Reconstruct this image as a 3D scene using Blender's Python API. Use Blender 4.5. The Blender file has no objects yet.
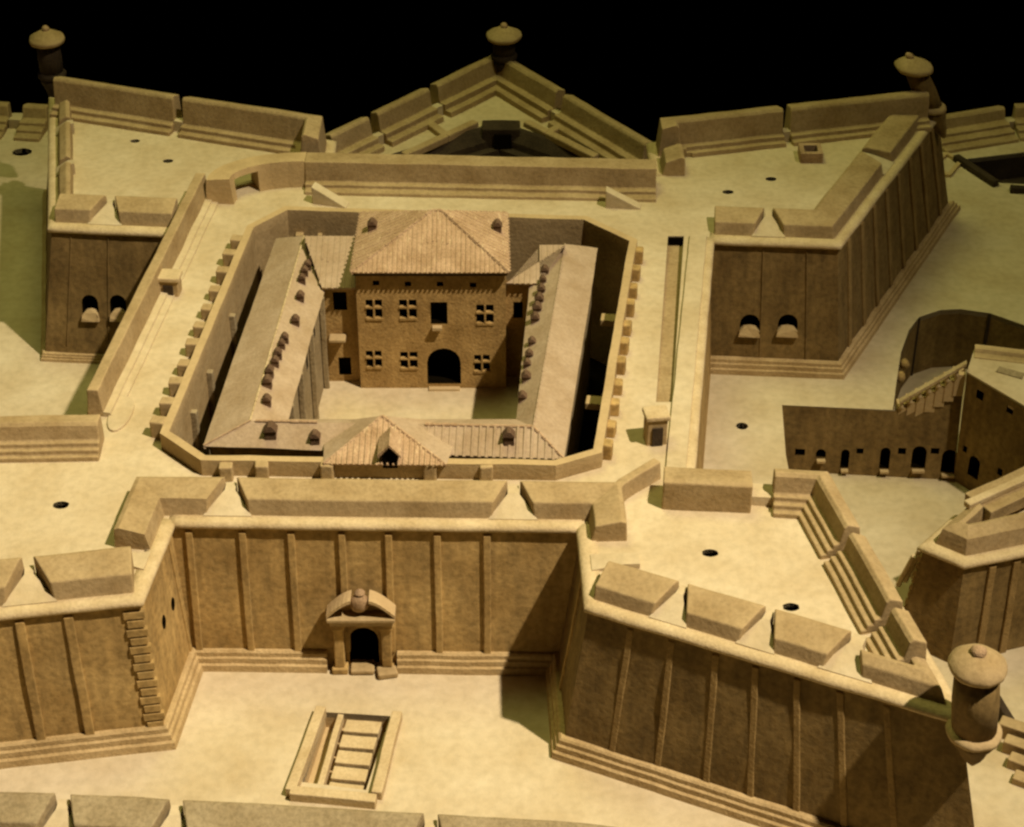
import bpy, bmesh, math, random
from mathutils import Vector, noise
from mathutils.geometry import tessellate_polygon
random.seed(7)
sc = bpy.context.scene
COL = sc.collection
V = Vector
H = 1.45            # level of the cordon and of the terreplein
LOW = -0.75         # floor of the deep ditch on the right

# ------------------------------------------------------------------ camera
PITCH = math.radians(35); DIST = 20.0; FPX = 2000.0
CAM = V((0, -DIST*math.cos(PITCH), DIST*math.sin(PITCH)))
cd = bpy.data.cameras.new('camera'); cam = bpy.data.objects.new('camera', cd); COL.objects.link(cam)
cam.location = CAM; cam.rotation_euler = (math.pi/2-PITCH, 0, 0)
cd.sensor_width = 36; cd.lens = FPX/1024*36; cd.clip_end = 500
sc.camera = cam

def ray(x, y):
    u = (x-512)/FPX; v = -(y-413.5)/FPX
    return V((u, math.cos(PITCH)+v*math.sin(PITCH), -math.sin(PITCH)+v*math.cos(PITCH)))
def P(x, y, z=0.0):
    """the place on the level z that the surveyed photo point shows"""
    d = ray(x, y); t = (z-CAM.z)/d.z
    return V((CAM.x+t*d.x, CAM.y+t*d.y, z))
def P2(x, y, z=0.0):
    p = P(x, y, z); return (p.x, p.y)
def on_plane(x, y, p0, n):
    d = ray(x, y); t = (p0-CAM).dot(n)/d.dot(n)
    return CAM+d*t

# ------------------------------------------------------------------ materials
def clay(name, c, var=0.18, scale=3.0, bump=0.25, rough=0.85, tint=(1.0, 0.93, 0.8), speck=0.25, streak=0.0, wear=0.0, fleck=0.0):
    m = bpy.data.materials.new(name); m.use_nodes = True
    nt = m.node_tree; N = nt.nodes; L = nt.links
    b = N['Principled BSDF']; b.inputs['Roughness'].default_value = rough
    b.inputs['Specular IOR Level'].default_value = 0.22
    g = N.new('ShaderNodeNewGeometry')
    n1 = N.new('ShaderNodeTexNoise'); n1.inputs['Scale'].default_value = scale; n1.inputs['Detail'].default_value = 6; n1.inputs['Roughness'].default_value = 0.62
    n2 = N.new('ShaderNodeTexNoise'); n2.inputs['Scale'].default_value = scale*9; n2.inputs['Detail'].default_value = 4
    n3 = N.new('ShaderNodeTexNoise'); n3.inputs['Scale'].default_value = 42; n3.inputs['Detail'].default_value = 3; n3.inputs['Roughness'].default_value = .7
    for n in (n1, n2, n3): L.new(g.outputs['Position'], n.inputs['Vector'])
    r1 = N.new('ShaderNodeValToRGB')
    e = r1.color_ramp.elements
    lo = [c[i]*(1-var*1.4)*tint[i] for i in range(3)]; hi = [min(.9, c[i]*(1+var)) for i in range(3)]
    e[0].position = 0.3; e[0].color = (*lo, 1); e[1].position = 0.7; e[1].color = (*hi, 1)
    L.new(n1.outputs['Fac'], r1.inputs['Fac'])
    r2 = N.new('ShaderNodeValToRGB'); e = r2.color_ramp.elements
    e[0].position = 0.32; e[0].color = (1-speck, 1-speck, 1-speck*1.1, 1); e[1].position = 0.6; e[1].color = (1, 1, 1, 1)
    L.new(n2.outputs['Fac'], r2.inputs['Fac'])
    mx = N.new('ShaderNodeMix'); mx.data_type = 'RGBA'; mx.blend_type = 'MULTIPLY'; mx.inputs['Factor'].default_value = 1
    L.new(r1.outputs['Color'], mx.inputs['A']); L.new(r2.outputs['Color'], mx.inputs['B'])
    out = mx.outputs['Result']
    if streak:
        mp = N.new('ShaderNodeMapping'); mp.inputs['Scale'].default_value = (7, 7, .8)
        L.new(g.outputs['Position'], mp.inputs['Vector'])
        n4 = N.new('ShaderNodeTexNoise'); n4.inputs['Scale'].default_value = 1.6; n4.inputs['Detail'].default_value = 5
        L.new(mp.outputs['Vector'], n4.inputs['Vector'])
        r3 = N.new('ShaderNodeValToRGB'); e = r3.color_ramp.elements
        e[0].position = .35; e[0].color = (1-streak, 1-streak, 1-streak, 1); e[1].position = .65; e[1].color = (1, 1, 1, 1)
        L.new(n4.outputs['Fac'], r3.inputs['Fac'])
        m2 = N.new('ShaderNodeMix'); m2.data_type = 'RGBA'; m2.blend_type = 'MULTIPLY'; m2.inputs['Factor'].default_value = 1
        L.new(out, m2.inputs['A']); L.new(r3.outputs['Color'], m2.inputs['B']); out = m2.outputs['Result']
    if fleck:
        mp = N.new('ShaderNodeMapping'); mp.inputs['Scale'].default_value = (14, 3.5, 3.5)
        L.new(g.outputs['Position'], mp.inputs['Vector'])
        n5 = N.new('ShaderNodeTexNoise'); n5.inputs['Scale'].default_value = 2.2; n5.inputs['Detail'].default_value = 4; n5.inputs['Roughness'].default_value = .7
        L.new(mp.outputs['Vector'], n5.inputs['Vector'])
        r5 = N.new('ShaderNodeValToRGB'); e = r5.color_ramp.elements
        e[0].position = .58; e[0].color = (0, 0, 0, 1); e[1].position = .72; e[1].color = (fleck, fleck, fleck, 1)
        L.new(n5.outputs['Fac'], r5.inputs['Fac'])
        m5 = N.new('ShaderNodeMix'); m5.data_type = 'RGBA'; m5.inputs['B'].default_value = (.70, .54, .30, 1)
        L.new(r5.outputs['Color'], m5.inputs['Factor']); L.new(out, m5.inputs['A']); out = m5.outputs['Result']
    if wear:
        r6 = N.new('ShaderNodeValToRGB'); e = r6.color_ramp.elements
        e[0].position = .52; e[0].color = (0, 0, 0, 1); e[1].position = .62; e[1].color = (wear, wear, wear, 1)
        L.new(g.outputs['Pointiness'], r6.inputs['Fac'])
        m6 = N.new('ShaderNodeMix'); m6.data_type = 'RGBA'; m6.inputs['B'].default_value = (min(.8, c[0]*1.7), min(.7, c[1]*1.7), min(.5, c[2]*1.7), 1)
        L.new(r6.outputs['Color'], m6.inputs['Factor']); L.new(out, m6.inputs['A']); out = m6.outputs['Result']
    L.new(out, b.inputs['Base Color'])
    ad = N.new('ShaderNodeMath'); ad.operation = 'MULTIPLY_ADD'; ad.inputs[1].default_value = 0.5
    L.new(n3.outputs['Fac'], ad.inputs[0]); L.new(n2.outputs['Fac'], ad.inputs[2])
    bp = N.new('ShaderNodeBump'); bp.inputs['Strength'].default_value = bump; bp.inputs['Distance'].default_value = 0.03
    L.new(ad.outputs[0], bp.inputs['Height']); L.new(bp.outputs['Normal'], b.inputs['Normal'])
    return m
M = {}
M['ground'] = clay('ground_clay', (.50, .415, .26), .10, 1.3, .22, speck=.12)
M['floor']  = clay('terreplein_clay', (.50, .41, .25), .10, 1.6, .22, speck=.12)
M['stone']  = clay('parapet_clay', (.345, .25, .12), .14, 3.0, .2, speck=.2, wear=.5)
M['trim']   = clay('moulding_clay', (.50, .39, .215), .12, 4.0, .25, speck=.15)
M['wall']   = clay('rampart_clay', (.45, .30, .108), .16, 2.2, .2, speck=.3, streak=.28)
M['brown']  = clay('brown_rampart_clay', (.225, .148, .05), .20, 2.2, .22, speck=.3, streak=.28)  # darker copy of the rampart clay; shade of dim bastion walls put into colour
M['rib']    = clay('rib_clay', (.265, .175, .062), .18, 4, .3, speck=.2)
M['pal']    = clay('palace_plaster', (.42, .27, .095), .2, 4.0, .3, speck=.25, streak=.15)
M['roof']   = clay('roof_clay', (.37, .275, .17), .12, 3.5, .2, speck=.14, fleck=.06)
M['tile']   = clay('tile_clay', (.44, .30, .17), .16, 6.0, .3, speck=.25, fleck=.7)
M['plinth'] = clay('plinth_clay', (.43, .31, .145), .16, 4.0, .3, speck=.2)
M['chim']   = clay('chimney_clay', (.13, .078, .042), .2, 6.0, .3, speck=.3)
M['worn']   = clay('worn_clay', (.40, .27, .15), .2, 6.0, .4, speck=.3)
M['dark']   = clay('dark_void', (.006, .0045, .002), .2, 4.0, .1, 1.0)  # near-black colour standing in for the shade inside openings
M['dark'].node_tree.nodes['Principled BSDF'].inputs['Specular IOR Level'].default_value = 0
M['soot']   = clay('sooty_clay', (.045, .03, .015), .25, 5.0, .3, speck=.3)  # near-black: shade on turret shafts, pit walls and eave put into colour
M['grey']   = clay('weathered_clay', (.30, .235, .13), .16, 3.0, .3, speck=.25)

# ------------------------------------------------------------------ object helpers
def tag(o, label=None, cat=None, group=None, kind=None):
    if label: o['label'] = label
    if cat: o['category'] = cat
    if group: o['group'] = group
    if kind: o['kind'] = kind
    return o
def empty(name, loc, label, cat, group=None):
    o = bpy.data.objects.new(name, None); COL.objects.link(o); o.location = loc; o.empty_display_size = .1
    return tag(o, label, cat, group)
def rough(bm, amp, cell):
    for _ in range(5):
        es = [e for e in bm.edges if e.calc_length() > cell]
        if not es or len(bm.verts) > 12000: break
        bmesh.ops.subdivide_edges(bm, edges=es, cuts=1, use_grid_fill=True)
    for v in bm.verts:
        v.co += noise.noise_vector(v.co*2.6)*amp + noise.noise_vector(v.co*9.0+V((3, 1, 7)))*amp*.45
def build(name, bm, mat, parent=None, bevel=0.0, jit=0.0, cell=.14, smooth=False, kind=None, seg=2):
    bmesh.ops.recalc_face_normals(bm, faces=bm.faces[:])
    if jit: rough(bm, jit, cell)
    me = bpy.data.meshes.new(name); bm.to_mesh(me); bm.free()
    o = bpy.data.objects.new(name, me); COL.objects.link(o)
    me.materials.append(M[mat] if isinstance(mat, str) else mat)
    if parent is not None:
        o.parent = parent
        o.matrix_parent_inverse = parent.matrix_basis.inverted()
    if smooth:
        for p in me.polygons: p.use_smooth = True
    if bevel:
        b = o.modifiers.new('bevel', 'BEVEL'); b.width = bevel; b.segments = seg; b.limit_method = 'ANGLE'; b.angle_limit = math.radians(35)
    if kind: o['kind'] = kind
    return o
NB = bmesh.new
def face(bm, pts):
    vs = [bm.verts.new(p) for p in pts]
    try: return bm.faces.new(vs)
    except ValueError: return None
def hexa(bm, b, t):
    """solid between two polygons with the same number of points"""
    n = len(b); vb = [bm.verts.new(p) for p in b]; vt = [bm.verts.new(p) for p in t]
    bm.faces.new(vb[::-1]); bm.faces.new(vt)
    for i in range(n): bm.faces.new((vb[i], vb[(i+1) % n], vt[(i+1) % n], vt[i]))
def prism(bm, poly, z0, z1, grow=0.0):
    hexa(bm, [(p[0], p[1], z0) for p in poly], [(p[0], p[1], z1) for p in poly])
def box(bm, c, sx, sy, sz, rz=0.0, z0=True):
    ca, sa = math.cos(rz), math.sin(rz)
    pts = []
    for x, y in ((-1, -1), (1, -1), (1, 1), (-1, 1)):
        X = x*sx/2; Y = y*sy/2
        pts.append((c[0]+X*ca-Y*sa, c[1]+X*sa+Y*ca))
    zb = c[2] if z0 else c[2]-sz/2
    prism(bm, pts, zb, zb+sz)
def beam(bm, a, b, w, h):
    """box from a to b, w wide, h tall, bottom on the line"""
    a = V(a); b = V(b); d = (b-a).normalized(); n = V((-d.y, d.x, 0)).normalized()*w/2; u = V((0, 0, h))
    hexa(bm, [a-n, b-n, b+n, a+n], [a-n+u, b-n+u, b+n+u, a+n+u])
def tube(bm, pts, r, seg=8):
    rings = []
    pts = [V(p) for p in pts]
    for i, p in enumerate(pts):
        d = (pts[min(i+1, len(pts)-1)]-pts[max(i-1, 0)]).normalized()
        a = d.cross(V((0, 0, 1)));  a = a.normalized() if a.length > 1e-4 else V((1, 0, 0))
        b = a.cross(d)
        rings.append([bm.verts.new(p+a*r*math.cos(2*math.pi*k/seg)+b*r*math.sin(2*math.pi*k/seg)) for k in range(seg)])
    for i in range(len(rings)-1):
        for k in range(seg): bm.faces.new((rings[i][k], rings[i][(k+1) % seg], rings[i+1][(k+1) % seg], rings[i+1][k]))
    bm.faces.new(rings[0]); bm.faces.new(rings[-1][::-1])
def lathe(bm, prof, c, seg=28, tilt=None, wob=0.0):
    rings = []
    for r, z in prof:
        rg = []
        for k in range(seg):
            a = 2*math.pi*k/seg; rr = max(r, .0015)*(1+wob*noise.noise(V((math.cos(a)*2, math.sin(a)*2, z*3))))
            p = V((rr*math.cos(a), rr*math.sin(a), z))
            if tilt: p.x += tilt[0]*z; p.y += tilt[1]*z
            rg.append(bm.verts.new(p+V(c)))
        rings.append(rg)
    for i in range(len(rings)-1):
        for k in range(seg): bm.faces.new((rings[i][k], rings[i][(k+1) % seg], rings[i+1][(k+1) % seg], rings[i+1][k]))
    bm.faces.new(rings[0][::-1]); bm.faces.new(rings[-1])

def offset_at(path, i):
    def nrm(a, b):
        d = V((b[0]-a[0], b[1]-a[1])).normalized(); return V((-d.y, d.x))
    if i == 0: return nrm(path[0], path[1])
    if i == len(path)-1: return nrm(path[-2], path[-1])
    n0 = nrm(path[i-1], path[i]); n1 = nrm(path[i], path[i+1])
    return (n0+n1)/max(.25, 1+n0.dot(n1))
def off(path, d):
    return [(path[i][0]+offset_at(path, i).x*d, path[i][1]+offset_at(path, i).y*d) for i in range(len(path))]
def plen(path): return sum((V(path[i+1])-V(path[i])).length for i in range(len(path)-1))
def sub(path, s0, s1):
    out = []; acc = 0.0
    for i in range(len(path)-1):
        a = V(path[i]); b = V(path[i+1]); l = (b-a).length
        if acc+l > s0 and acc < s1:
            p = a.lerp(b, max(0, (s0-acc)/l)); q = a.lerp(b, min(1, (s1-acc)/l))
            if not out: out.append(tuple(p))
            out.append(tuple(q))
        acc += l
    return [p for k, p in enumerate(out) if k == 0 or (V(p)-V(out[k-1])).length > .02]
def sweep(bm, path, prof, z, sp0=0.0, sp1=0.0, T=.36, slope=0.0):
    """profile (d inward = left of the path, height) along a plan polyline; sp0/sp1 splay the ends, wider at d=0"""
    n = len(path); rings = []
    t0 = (V(path[1])-V(path[0])).normalized(); t1 = (V(path[-1])-V(path[-2])).normalized()
    for i in range(n):
        o = offset_at(path, i); rg = []
        for d, h in prof:
            p = V(path[i])+o*d
            k = max(0.0, 1-d/T)
            if i == 0: p += t0*sp0*k
            if i == n-1: p -= t1*sp1*k
            rg.append(bm.verts.new((p.x, p.y, z+h)))
        rings.append(rg)
    m = len(prof)
    for i in range(n-1):
        for k in range(m): bm.faces.new((rings[i][k], rings[i+1][k], rings[i+1][(k+1) % m], rings[i][(k+1) % m]))
    bm.faces.new(rings[0][::-1]); bm.faces.new(rings[-1])
CORDON = [(.10, .010), (0.02, .012), (-.015, .007), (-.042, -.012), (-.050, -.035), (-.040, -.055), (0, -.066), (.10, -.066)]
BASE = [(.04, .19), (-.012, .19), (-.03, .175), (-.034, .135), (-.055, .125), (-.06, .075), (-.085, .065), (-.095, .0), (-.095, -.02), (.04, -.02)]
def MER(hf=.17, hb=.27, T=.38): return [(.05, -.02), (.09, hf), (T-.05, hb), (T-.01, hb-.015), (T, -.02)]
def STEPS(hf=.28, hb=.33, T=.24, n=3, w=.055, h=.04):
    p = [(.05, -.02), (.08, hf), (T-.03, hb), (T, hb-.03), (T+.03, n*h)]
    d = T+.03
    for k in range(n):
        d += w; p.append((d, (n-k)*h)); p.append((d+.004, (n-k-1)*h if k < n-1 else -.02))
    return p
def embrasure(path, s, z, parent, wi=.05, wo=.34, T=.38, h=.125):
    """the splayed sole between two merlons"""
    a = sub(path, s-wo/2, s+wo/2); b = sub(path, s-wi/2, s+wi/2)
    o = V(offset_at([b[0], b[-1]], 0))
    A0 = V(a[0])+o*.04; A1 = V(a[-1])+o*.04; B0 = V(b[0])+o*T*.72; B1 = V(b[-1])+o*T*.72; C0 = V(b[0])+o*T; C1 = V(b[-1])+o*T
    bm = NB(); lo = [(p.x, p.y, z-.02) for p in (A0, A1, B1, C1, C0, B0)]
    hi = [(A0.x, A0.y, z+.02), (A1.x, A1.y, z+.02), (B1.x, B1.y, z+h), (C1.x, C1.y, z+h), (C0.x, C0.y, z+h), (B0.x, B0.y, z+h)]
    hexa(bm, lo, hi)
    return build('embrasure', bm, 'floor', parent)
def parapet(path, z, gaps, parent, prof=None, s0=0.0, s1=None, wi=.05, wo=.34, T=.38, mat='stone', sole=True, ends=(0, 0), jit=.006):
    prof = prof or MER(T=T); L = plen(path) if s1 is None else s1
    cuts = [s0]+[x for g in gaps for x in (g-wi/2, g+wi/2)]+[L]
    k = (wo-wi)/2
    for i in range(0, len(cuts), 2):
        seg = sub(path, cuts[i], cuts[i+1])
        if len(seg) < 2: continue
        bm = NB(); sweep(bm, seg, prof, z, ends[0] if i == 0 else k, ends[1] if i+2 >= len(cuts) else k, T)
        build('merlon', bm, mat, parent, bevel=.012, jit=jit, cell=.16)
    if sole:
        for g in gaps: embrasure(path, g, z, parent, wi, wo, T)

def loop_shape(kind, w, h):
    if kind == 'rect': return [(-w/2, -h/2), (w/2, -h/2), (w/2, h/2), (-w/2, h/2)]
    if kind == 'arch':
        r = w/2; pts = [(-r, -h/2), (r, -h/2)]
        for k in range(9):
            a = math.pi*k/8; pts.append((r*math.cos(a), h/2-r+r*math.sin(a)))
        return pts
    if kind == 'round':
        return [(w/2*math.cos(2*math.pi*k/14), h/2*math.sin(2*math.pi*k/14)) for k in range(14)]
def skin(bm, quad, holes=()):
    """one wall face (bl, br, tr, tl) with openings cut out; returns the loops of the openings and the outward normal"""
    bl, br, tr, tl = [V(q) for q in quad]
    n = (br-bl).cross(tl-bl).normalized()
    t = V((tr.x-tl.x, tr.y-tl.y, 0)).normalized(); w = n.cross(t).normalized()
    if w.z < 0: w = -w
    loops = []
    for (px, py, ww, hh, kind) in holes:
        c = on_plane(px, py, bl, n) if px > -900 else None
        loops.append([c+t*x+w*y for x, y in loop_shape(kind, ww, hh)])
    if not loops:
        face(bm, [bl, br, tr, tl])
    else:
        polys = [[bl, br, tr, tl]]+loops
        flat = [p for l in polys for p in l]
        vs = [bm.verts.new(p) for p in flat]
        org = bl
        p2 = [[V(((p-org).dot(t), (p-org).dot(w), 0)) for p in l] for l in polys]
        for tri in tessellate_polygon(p2):
            try: bm.faces.new([vs[i] for i in tri])
            except ValueError: pass
    return loops, n, t, w
def niche(name, loop, n, depth, parent, mat='dark', rim=None):
    bm = NB(); vf = [bm.verts.new(p) for p in loop]; vb = [bm.verts.new(p-n*depth) for p in loop]
    k = len(loop)
    for i in range(k): bm.faces.new((vf[i], vf[(i+1) % k], vb[(i+1) % k], vb[i]))
    bm.faces.new(vb)
    return build(name, bm, mat, parent)
def walls(path, parent, batter=.15, z0=0.0, z1=H, holes={}, mat='wall', hole_name='gun_port', depth=.18, jit=True):
    """battered outer faces under a plan polyline (given at the top); returns bottom path and opened planes"""
    bot = off(path, -batter); bm = NB(); opened = []
    for i in range(len(path)-1):
        q = [(*bot[i], z0), (*bot[i+1], z0), (*path[i+1], z1), (*path[i], z1)]
        hs = holes.get(i, ())
        if hs:
            lp, n, t, w = skin(bm, q, hs); opened.append((lp, n, t, w))
        else:
            cols = max(2, int((V(path[i+1])-V(path[i])).length/.13)); rows = 9
            grid = [[None]*(rows+1) for _ in range(cols+1)]
            for a in range(cols+1):
                for b in range(rows+1):
                    p = V(q[0]).lerp(V(q[1]), a/cols).lerp(V(q[3]).lerp(V(q[2]), a/cols), b/rows)
                    edge = a in (0, cols) or b in (0, rows)
                    if jit and not edge: p += noise.noise_vector(p*2.2)*.014
                    grid[a][b] = bm.verts.new(p)
            for a in range(cols):
                for b in range(rows): bm.faces.new((grid[a][b], grid[a+1][b], grid[a+1][b+1], grid[a][b+1]))
    build('wall', bm, mat, parent)
    for lp, n, t, w in opened:
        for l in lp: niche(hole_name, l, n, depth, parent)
    return bot, opened
def cordon(path, parent, z=H, mat='trim'):
    bm = NB(); sweep(bm, path, CORDON, z); build('cordon', bm, mat, parent, jit=.005, cell=.15, smooth=True)
def base(path, parent, z=0.0, mat='plinth', k=1.0):
    bm = NB(); sweep(bm, path, [(d*k, h*k) for d, h in BASE], z); build('base_moulding', bm, mat, parent, jit=.005, cell=.15)
def strips(p0t, p1t, p0b, p1b, us, parent, w=.07, t=.028, z0=.17, z1=H-.1, mat='wall', bricks=0, name='pilaster'):
    """raised vertical bands running up a battered face"""
    p0t, p1t, p0b, p1b = [V(p) for p in (p0t, p1t, p0b, p1b)]
    zt = p0t.z; zb = p0b.z
    for u in us:
        T_ = p0t.lerp(p1t, u); B_ = p0b.lerp(p1b, u); al = (p1t-p0t).normalized(); n = V((al.y, -al.x, 0))
        bm = NB()
        def at(z): return B_.lerp(T_, (z-zb)/(zt-zb))
        rows = bricks or 1; hh = (z1-z0)/rows
        for r in range(rows):
            za = z0+r*hh; zc = z0+(r+1)*hh-(.018 if bricks else 0)
            ww = w*(1+(.28 if r % 2 else 0)) if bricks else w
            a = at(za); b = at(zc)
            hexa(bm, [a-al*ww/2-n*.03, a+al*ww/2-n*.03, a+al*ww/2+n*t, a-al*ww/2+n*t], [b-al*ww/2-n*.03, b+al*ww/2-n*.03, b+al*ww/2+n*t, b-al*ww/2+n*t])
        build(name, bm, mat, parent, bevel=.008 if not bricks else .004, jit=.004, cell=.25)
def flat_floor(name, poly, z, mat, parent=None, holes=(), thick=.1, kind=None, sub_=0.0):
    bm = NB(); polys = [[V((*p, 0)) for p in poly]]+[[V((*p, 0)) for p in h] for h in holes]
    fl = [p for l in polys for p in l]; vs = [bm.verts.new((p.x, p.y, z)) for p in fl]
    for tri in tessellate_polygon(polys): bm.faces.new([vs[i] for i in tri])
    i0 = 0
    for l in polys:
        k = len(l); lo = [bm.verts.new((p.x, p.y, z-thick)) for p in l]
        for i in range(k): bm.faces.new((vs[i0+i], vs[i0+(i+1) % k], lo[(i+1) % k], lo[i]))
        i0 += k
    bmesh.ops.recalc_face_normals(bm, faces=bm.faces[:])
    up = [f for f in bm.faces if abs(f.normal.z) > .9]
    if up and up[0].normal.z < 0: bmesh.ops.reverse_faces(bm, faces=bm.faces[:])
    me = bpy.data.meshes.new(name); bm.to_mesh(me); bm.free(); o = bpy.data.objects.new(name, me); COL.objects.link(o)
    me.materials.append(M[mat])
    if parent is not None: o.parent = parent; o.matrix_parent_inverse = parent.matrix_basis.inverted()
    if kind: o['kind'] = kind
    return o
def circle(c, rx, ry=None, n=18, ph=.0):
    ry = ry or rx
    return [(c[0]+rx*math.cos(2*math.pi*k/n)*(1+.08*math.sin(3*k+ph)), c[1]+ry*math.sin(2*math.pi*k/n)) for k in range(n)]
def shaft(name, ring, z, depth, parent, mat='dark'):
    bm = NB(); a = [bm.verts.new((*p, z-.002)) for p in ring]; b = [bm.verts.new((*p, z-depth)) for p in ring]; k = len(ring)
    for i in range(k): bm.faces.new((a[i], a[(i+1) % k], b[(i+1) % k], b[i]))
    bm.faces.new(b)
    return build(name, bm, mat, parent)

# ================================================================== plan of the fort (counter-clockwise, at cordon level)
FLA = P2(170, 520, H); FLB = P2(138, 598, H); FLS = (-5.75, -5.02); FLH = (-5.45, -2.12); FLC = (-3.73, -2.10)
FRA = P2(582, 525, H); FRB = P2(590, 605, H); FRS = P2(961, 716, H); FRH = P2(836, 459, 1.78); FRC = (1.47, -3.08)
URA = P2(710, 238, H); URB = P2(838, 243, H); URS = P2(938, 112, H); URH = (1.50, 3.02); URC = (1.52, 2.28)
ULC = (-1.95, 2.36); ULH = (-1.95, 3.06); ULS = (-5.18, 4.12); ULB = P2(52, 226, H); ULA = (-3.40, 1.12)
RWL = (-3.12, 1.66)

# ------------------------------------------------------------------ ground with its pits
STx = [P2(325, 712, 0), P2(302, 782, 0), P2(366, 790, 0), P2(390, 716, 0)]
pit_ur = [P2(966, 159, 0), P2(1000, 183, 0), P2(1060, 186, 0), P2(1060, 148, 0)]
hole_l = circle(P2(22, 152, 0), .12, .1); hole_r = circle(P2(742, 426, 0), .06)
ARC = [P2(893, 410, 0), P2(896, 385, 0), P2(901, 352, 0), P2(909, 330, 0), P2(919, 317, 0), P2(940, 310, 0), P2(960, 309, 0), P2(990, 313, 0), P2(1024, 325, 0), P2(1080, 350, 0), P2(1180, 400, 0)]
PITL = [(2.66, -3.3), (2.66, -.7), P2(782, 405, 0)]
ground_poly = [(-9, -9), (3.4, -9), (3.4, -6.15), (3.15, -5.6), (2.9, -4.5)]+PITL+ARC+[(9, 1.0), (9, 6.4), P2(1024, 116, 0), P2(945, 121, 0), (3.5, 5.2), (1.6, 5.0), (-2.2, 5.0), (-4, 5.2), P2(45, 113, 0), P2(-100, 113, 0), (-9, 6.4)]
flat_floor('ground', ground_poly, 0, 'ground', holes=[STx[::-1], pit_ur, hole_l, hole_r], thick=.06, kind='structure')
flat_floor('ditch_floor', [(2.2, -9.5), (9, -9.5), (9, 3.2), (2.2, 3.2)], LOW, 'ground', thick=.08, kind='structure')
flat_floor('model_base', [(-9, -9.4), (9, -9.4), (9, 6.3), (-9, 6.3)], LOW-.1, 'soot', thick=.3, kind='structure')
t = empty('ground_shaft', (*P2(22, 152, 0), 0), 'round black hole in the ground left of the rear left bastion', 'hole')
shaft('shaft', hole_l, 0, .3, t)
t = empty('ground_shaft', (*P2(742, 426, 0), 0), 'small dark round hole in the ground below the twin gun ports on the right', 'hole')
shaft('shaft', hole_r, 0, .2, t)
t = empty('sunken_pit', (*P2(1010, 165, 0), 0), 'dark sunken triangular ditch behind the low wall at the far right', 'ditch')
shaft('pit_wall', pit_ur, 0, .35, t, 'soot')  # dark walls: shadow on the slope put into their colour

# ------------------------------------------------------------------ terreplein
ENC = [P2(160, 434, 1.6), P2(201, 461, 1.6), P2(556, 466, 1.6), P2(602, 453, 1.6), P2(637, 240, 1.6), P2(587, 217, 1.6), P2(285, 207, 1.6), P2(247, 226, 1.6)]
SLOT = [P2(656, 402, H), P2(672, 402, H), P2(684, 236, H), P2(668, 236, H)]
plat = [FLC, FLA, FRA, FRC, URA, URC, ULC, (-2.7, 2.1), RWL, (-3.36, 1.5)]
flat_floor('terreplein', plat, H, 'floor', holes=[ENC[::-1], SLOT[::-1]], thick=.04, kind='structure')
flat_floor('courtyard', [(-2.15, -2.35), (.22, -2.35), (.35, .5), (-1.95, .5)], .5, 'floor', thick=.6, kind='structure')
flat_floor('gap_floor', [(p[0]*1.0, p[1]) for p in off(ENC, -.02)], .03, 'dark', thick=.02, kind='structure')  # shadow in the deep gap put into the floor's black colour
# the sunken ramp in the right-hand walk
bm = NB(); a, b, c, d = SLOT
face(bm, [(*a, H-.04), (*b, H-.04), (*c, H-.09), (*d, H-.09)])
face(bm, [(*a, H-.005), (*d, H-.005), (*d, H-.36), (*a, H-.22)]); face(bm, [(*b, H-.005), (*c, H-.005), (*c, H-.36), (*b, H-.22)]); face(bm, [(*a, H-.005), (*b, H-.005), (*b, H-.22), (*a, H-.22)])
t = empty('sunken_ramp', (*a, H), 'long narrow sunken ramp cut into the right hand walk, ending in a dark mouth', 'ramp')
build('ramp_floor', bm, 'stone', t)
bm = NB(); e = [V((*d, 0)).lerp(V((*a, 0)), .012), V((*c, 0)).lerp(V((*b, 0)), .012)]
hexa(bm, [(*d, H-.3), (*c, H-.3), (e[1].x, e[1].y, H-.3), (e[0].x, e[0].y, H-.3)], [(*d, H-.012), (*c, H-.012), (e[1].x, e[1].y, H-.012), (e[0].x, e[0].y, H-.012)])
build('tunnel_mouth', bm, 'dark', t)

BG = 'corner bastions of the fort'
def bastion(loc, label): return empty('bastion', (loc[0], loc[1], 0), label, 'bastion', BG)
def floor_holes(t, poly, pts, r=.055):
    rings = [circle(P2(x, y, H), r*k, r*.75*k, 12, ph=x) for x, y, k in pts]
    flat_floor('floor', poly, H, 'floor', t, holes=rings, thick=.04)
    for rg in rings: shaft('vent_shaft', rg, H, .12, t)

# ------------------------------------------------------------------ front left bastion
t = bastion(FLS, 'near left bastion with stacked quoin blocks at its corner, cut by the left edge')
pathFL = [FLC, FLH, FLS, FLB, FLA]
bot, op = walls(pathFL, t, .10, holes={3: [(164, 622, .10, .13, 'round'), (173, 604, .10, .12, 'round')]})
cordon(pathFL[1:], t); base(bot[1:], t)
floor_holes(t, pathFL, [(61, 505, 1.25)])
fl = [FLS, FLB]; L = plen(fl)
def s_of(path, px, py, z=H):
    p = V(P2(px, py, z)); best = None; acc = 0
    for i in range(len(path)-1):
        a = V(path[i]); b = V(path[i+1]); l = (b-a).length; u = max(0, min(1, (p-a).dot(b-a)/l/l)); q = a.lerp(b, u)
        if best is None or (q-p).length < best[0]: best = ((q-p).length, acc+u*l)
        acc += l
    return best[1]
g = s_of(fl, 30, 606)
parapet(fl, H, [g-1.05, g], t, MER(.17, .24), s1=L-.03, wo=.42, wi=.07)
parapet([(-3.50, -2.38), (-5.4, -2.44)], H, [], t, STEPS(.27, .29, .24, 3, .04, .045), T=.38)
parapet([FLH, FLS], H, [1.4], t, MER(.2, .3), s0=.3, s1=2.7)
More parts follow.
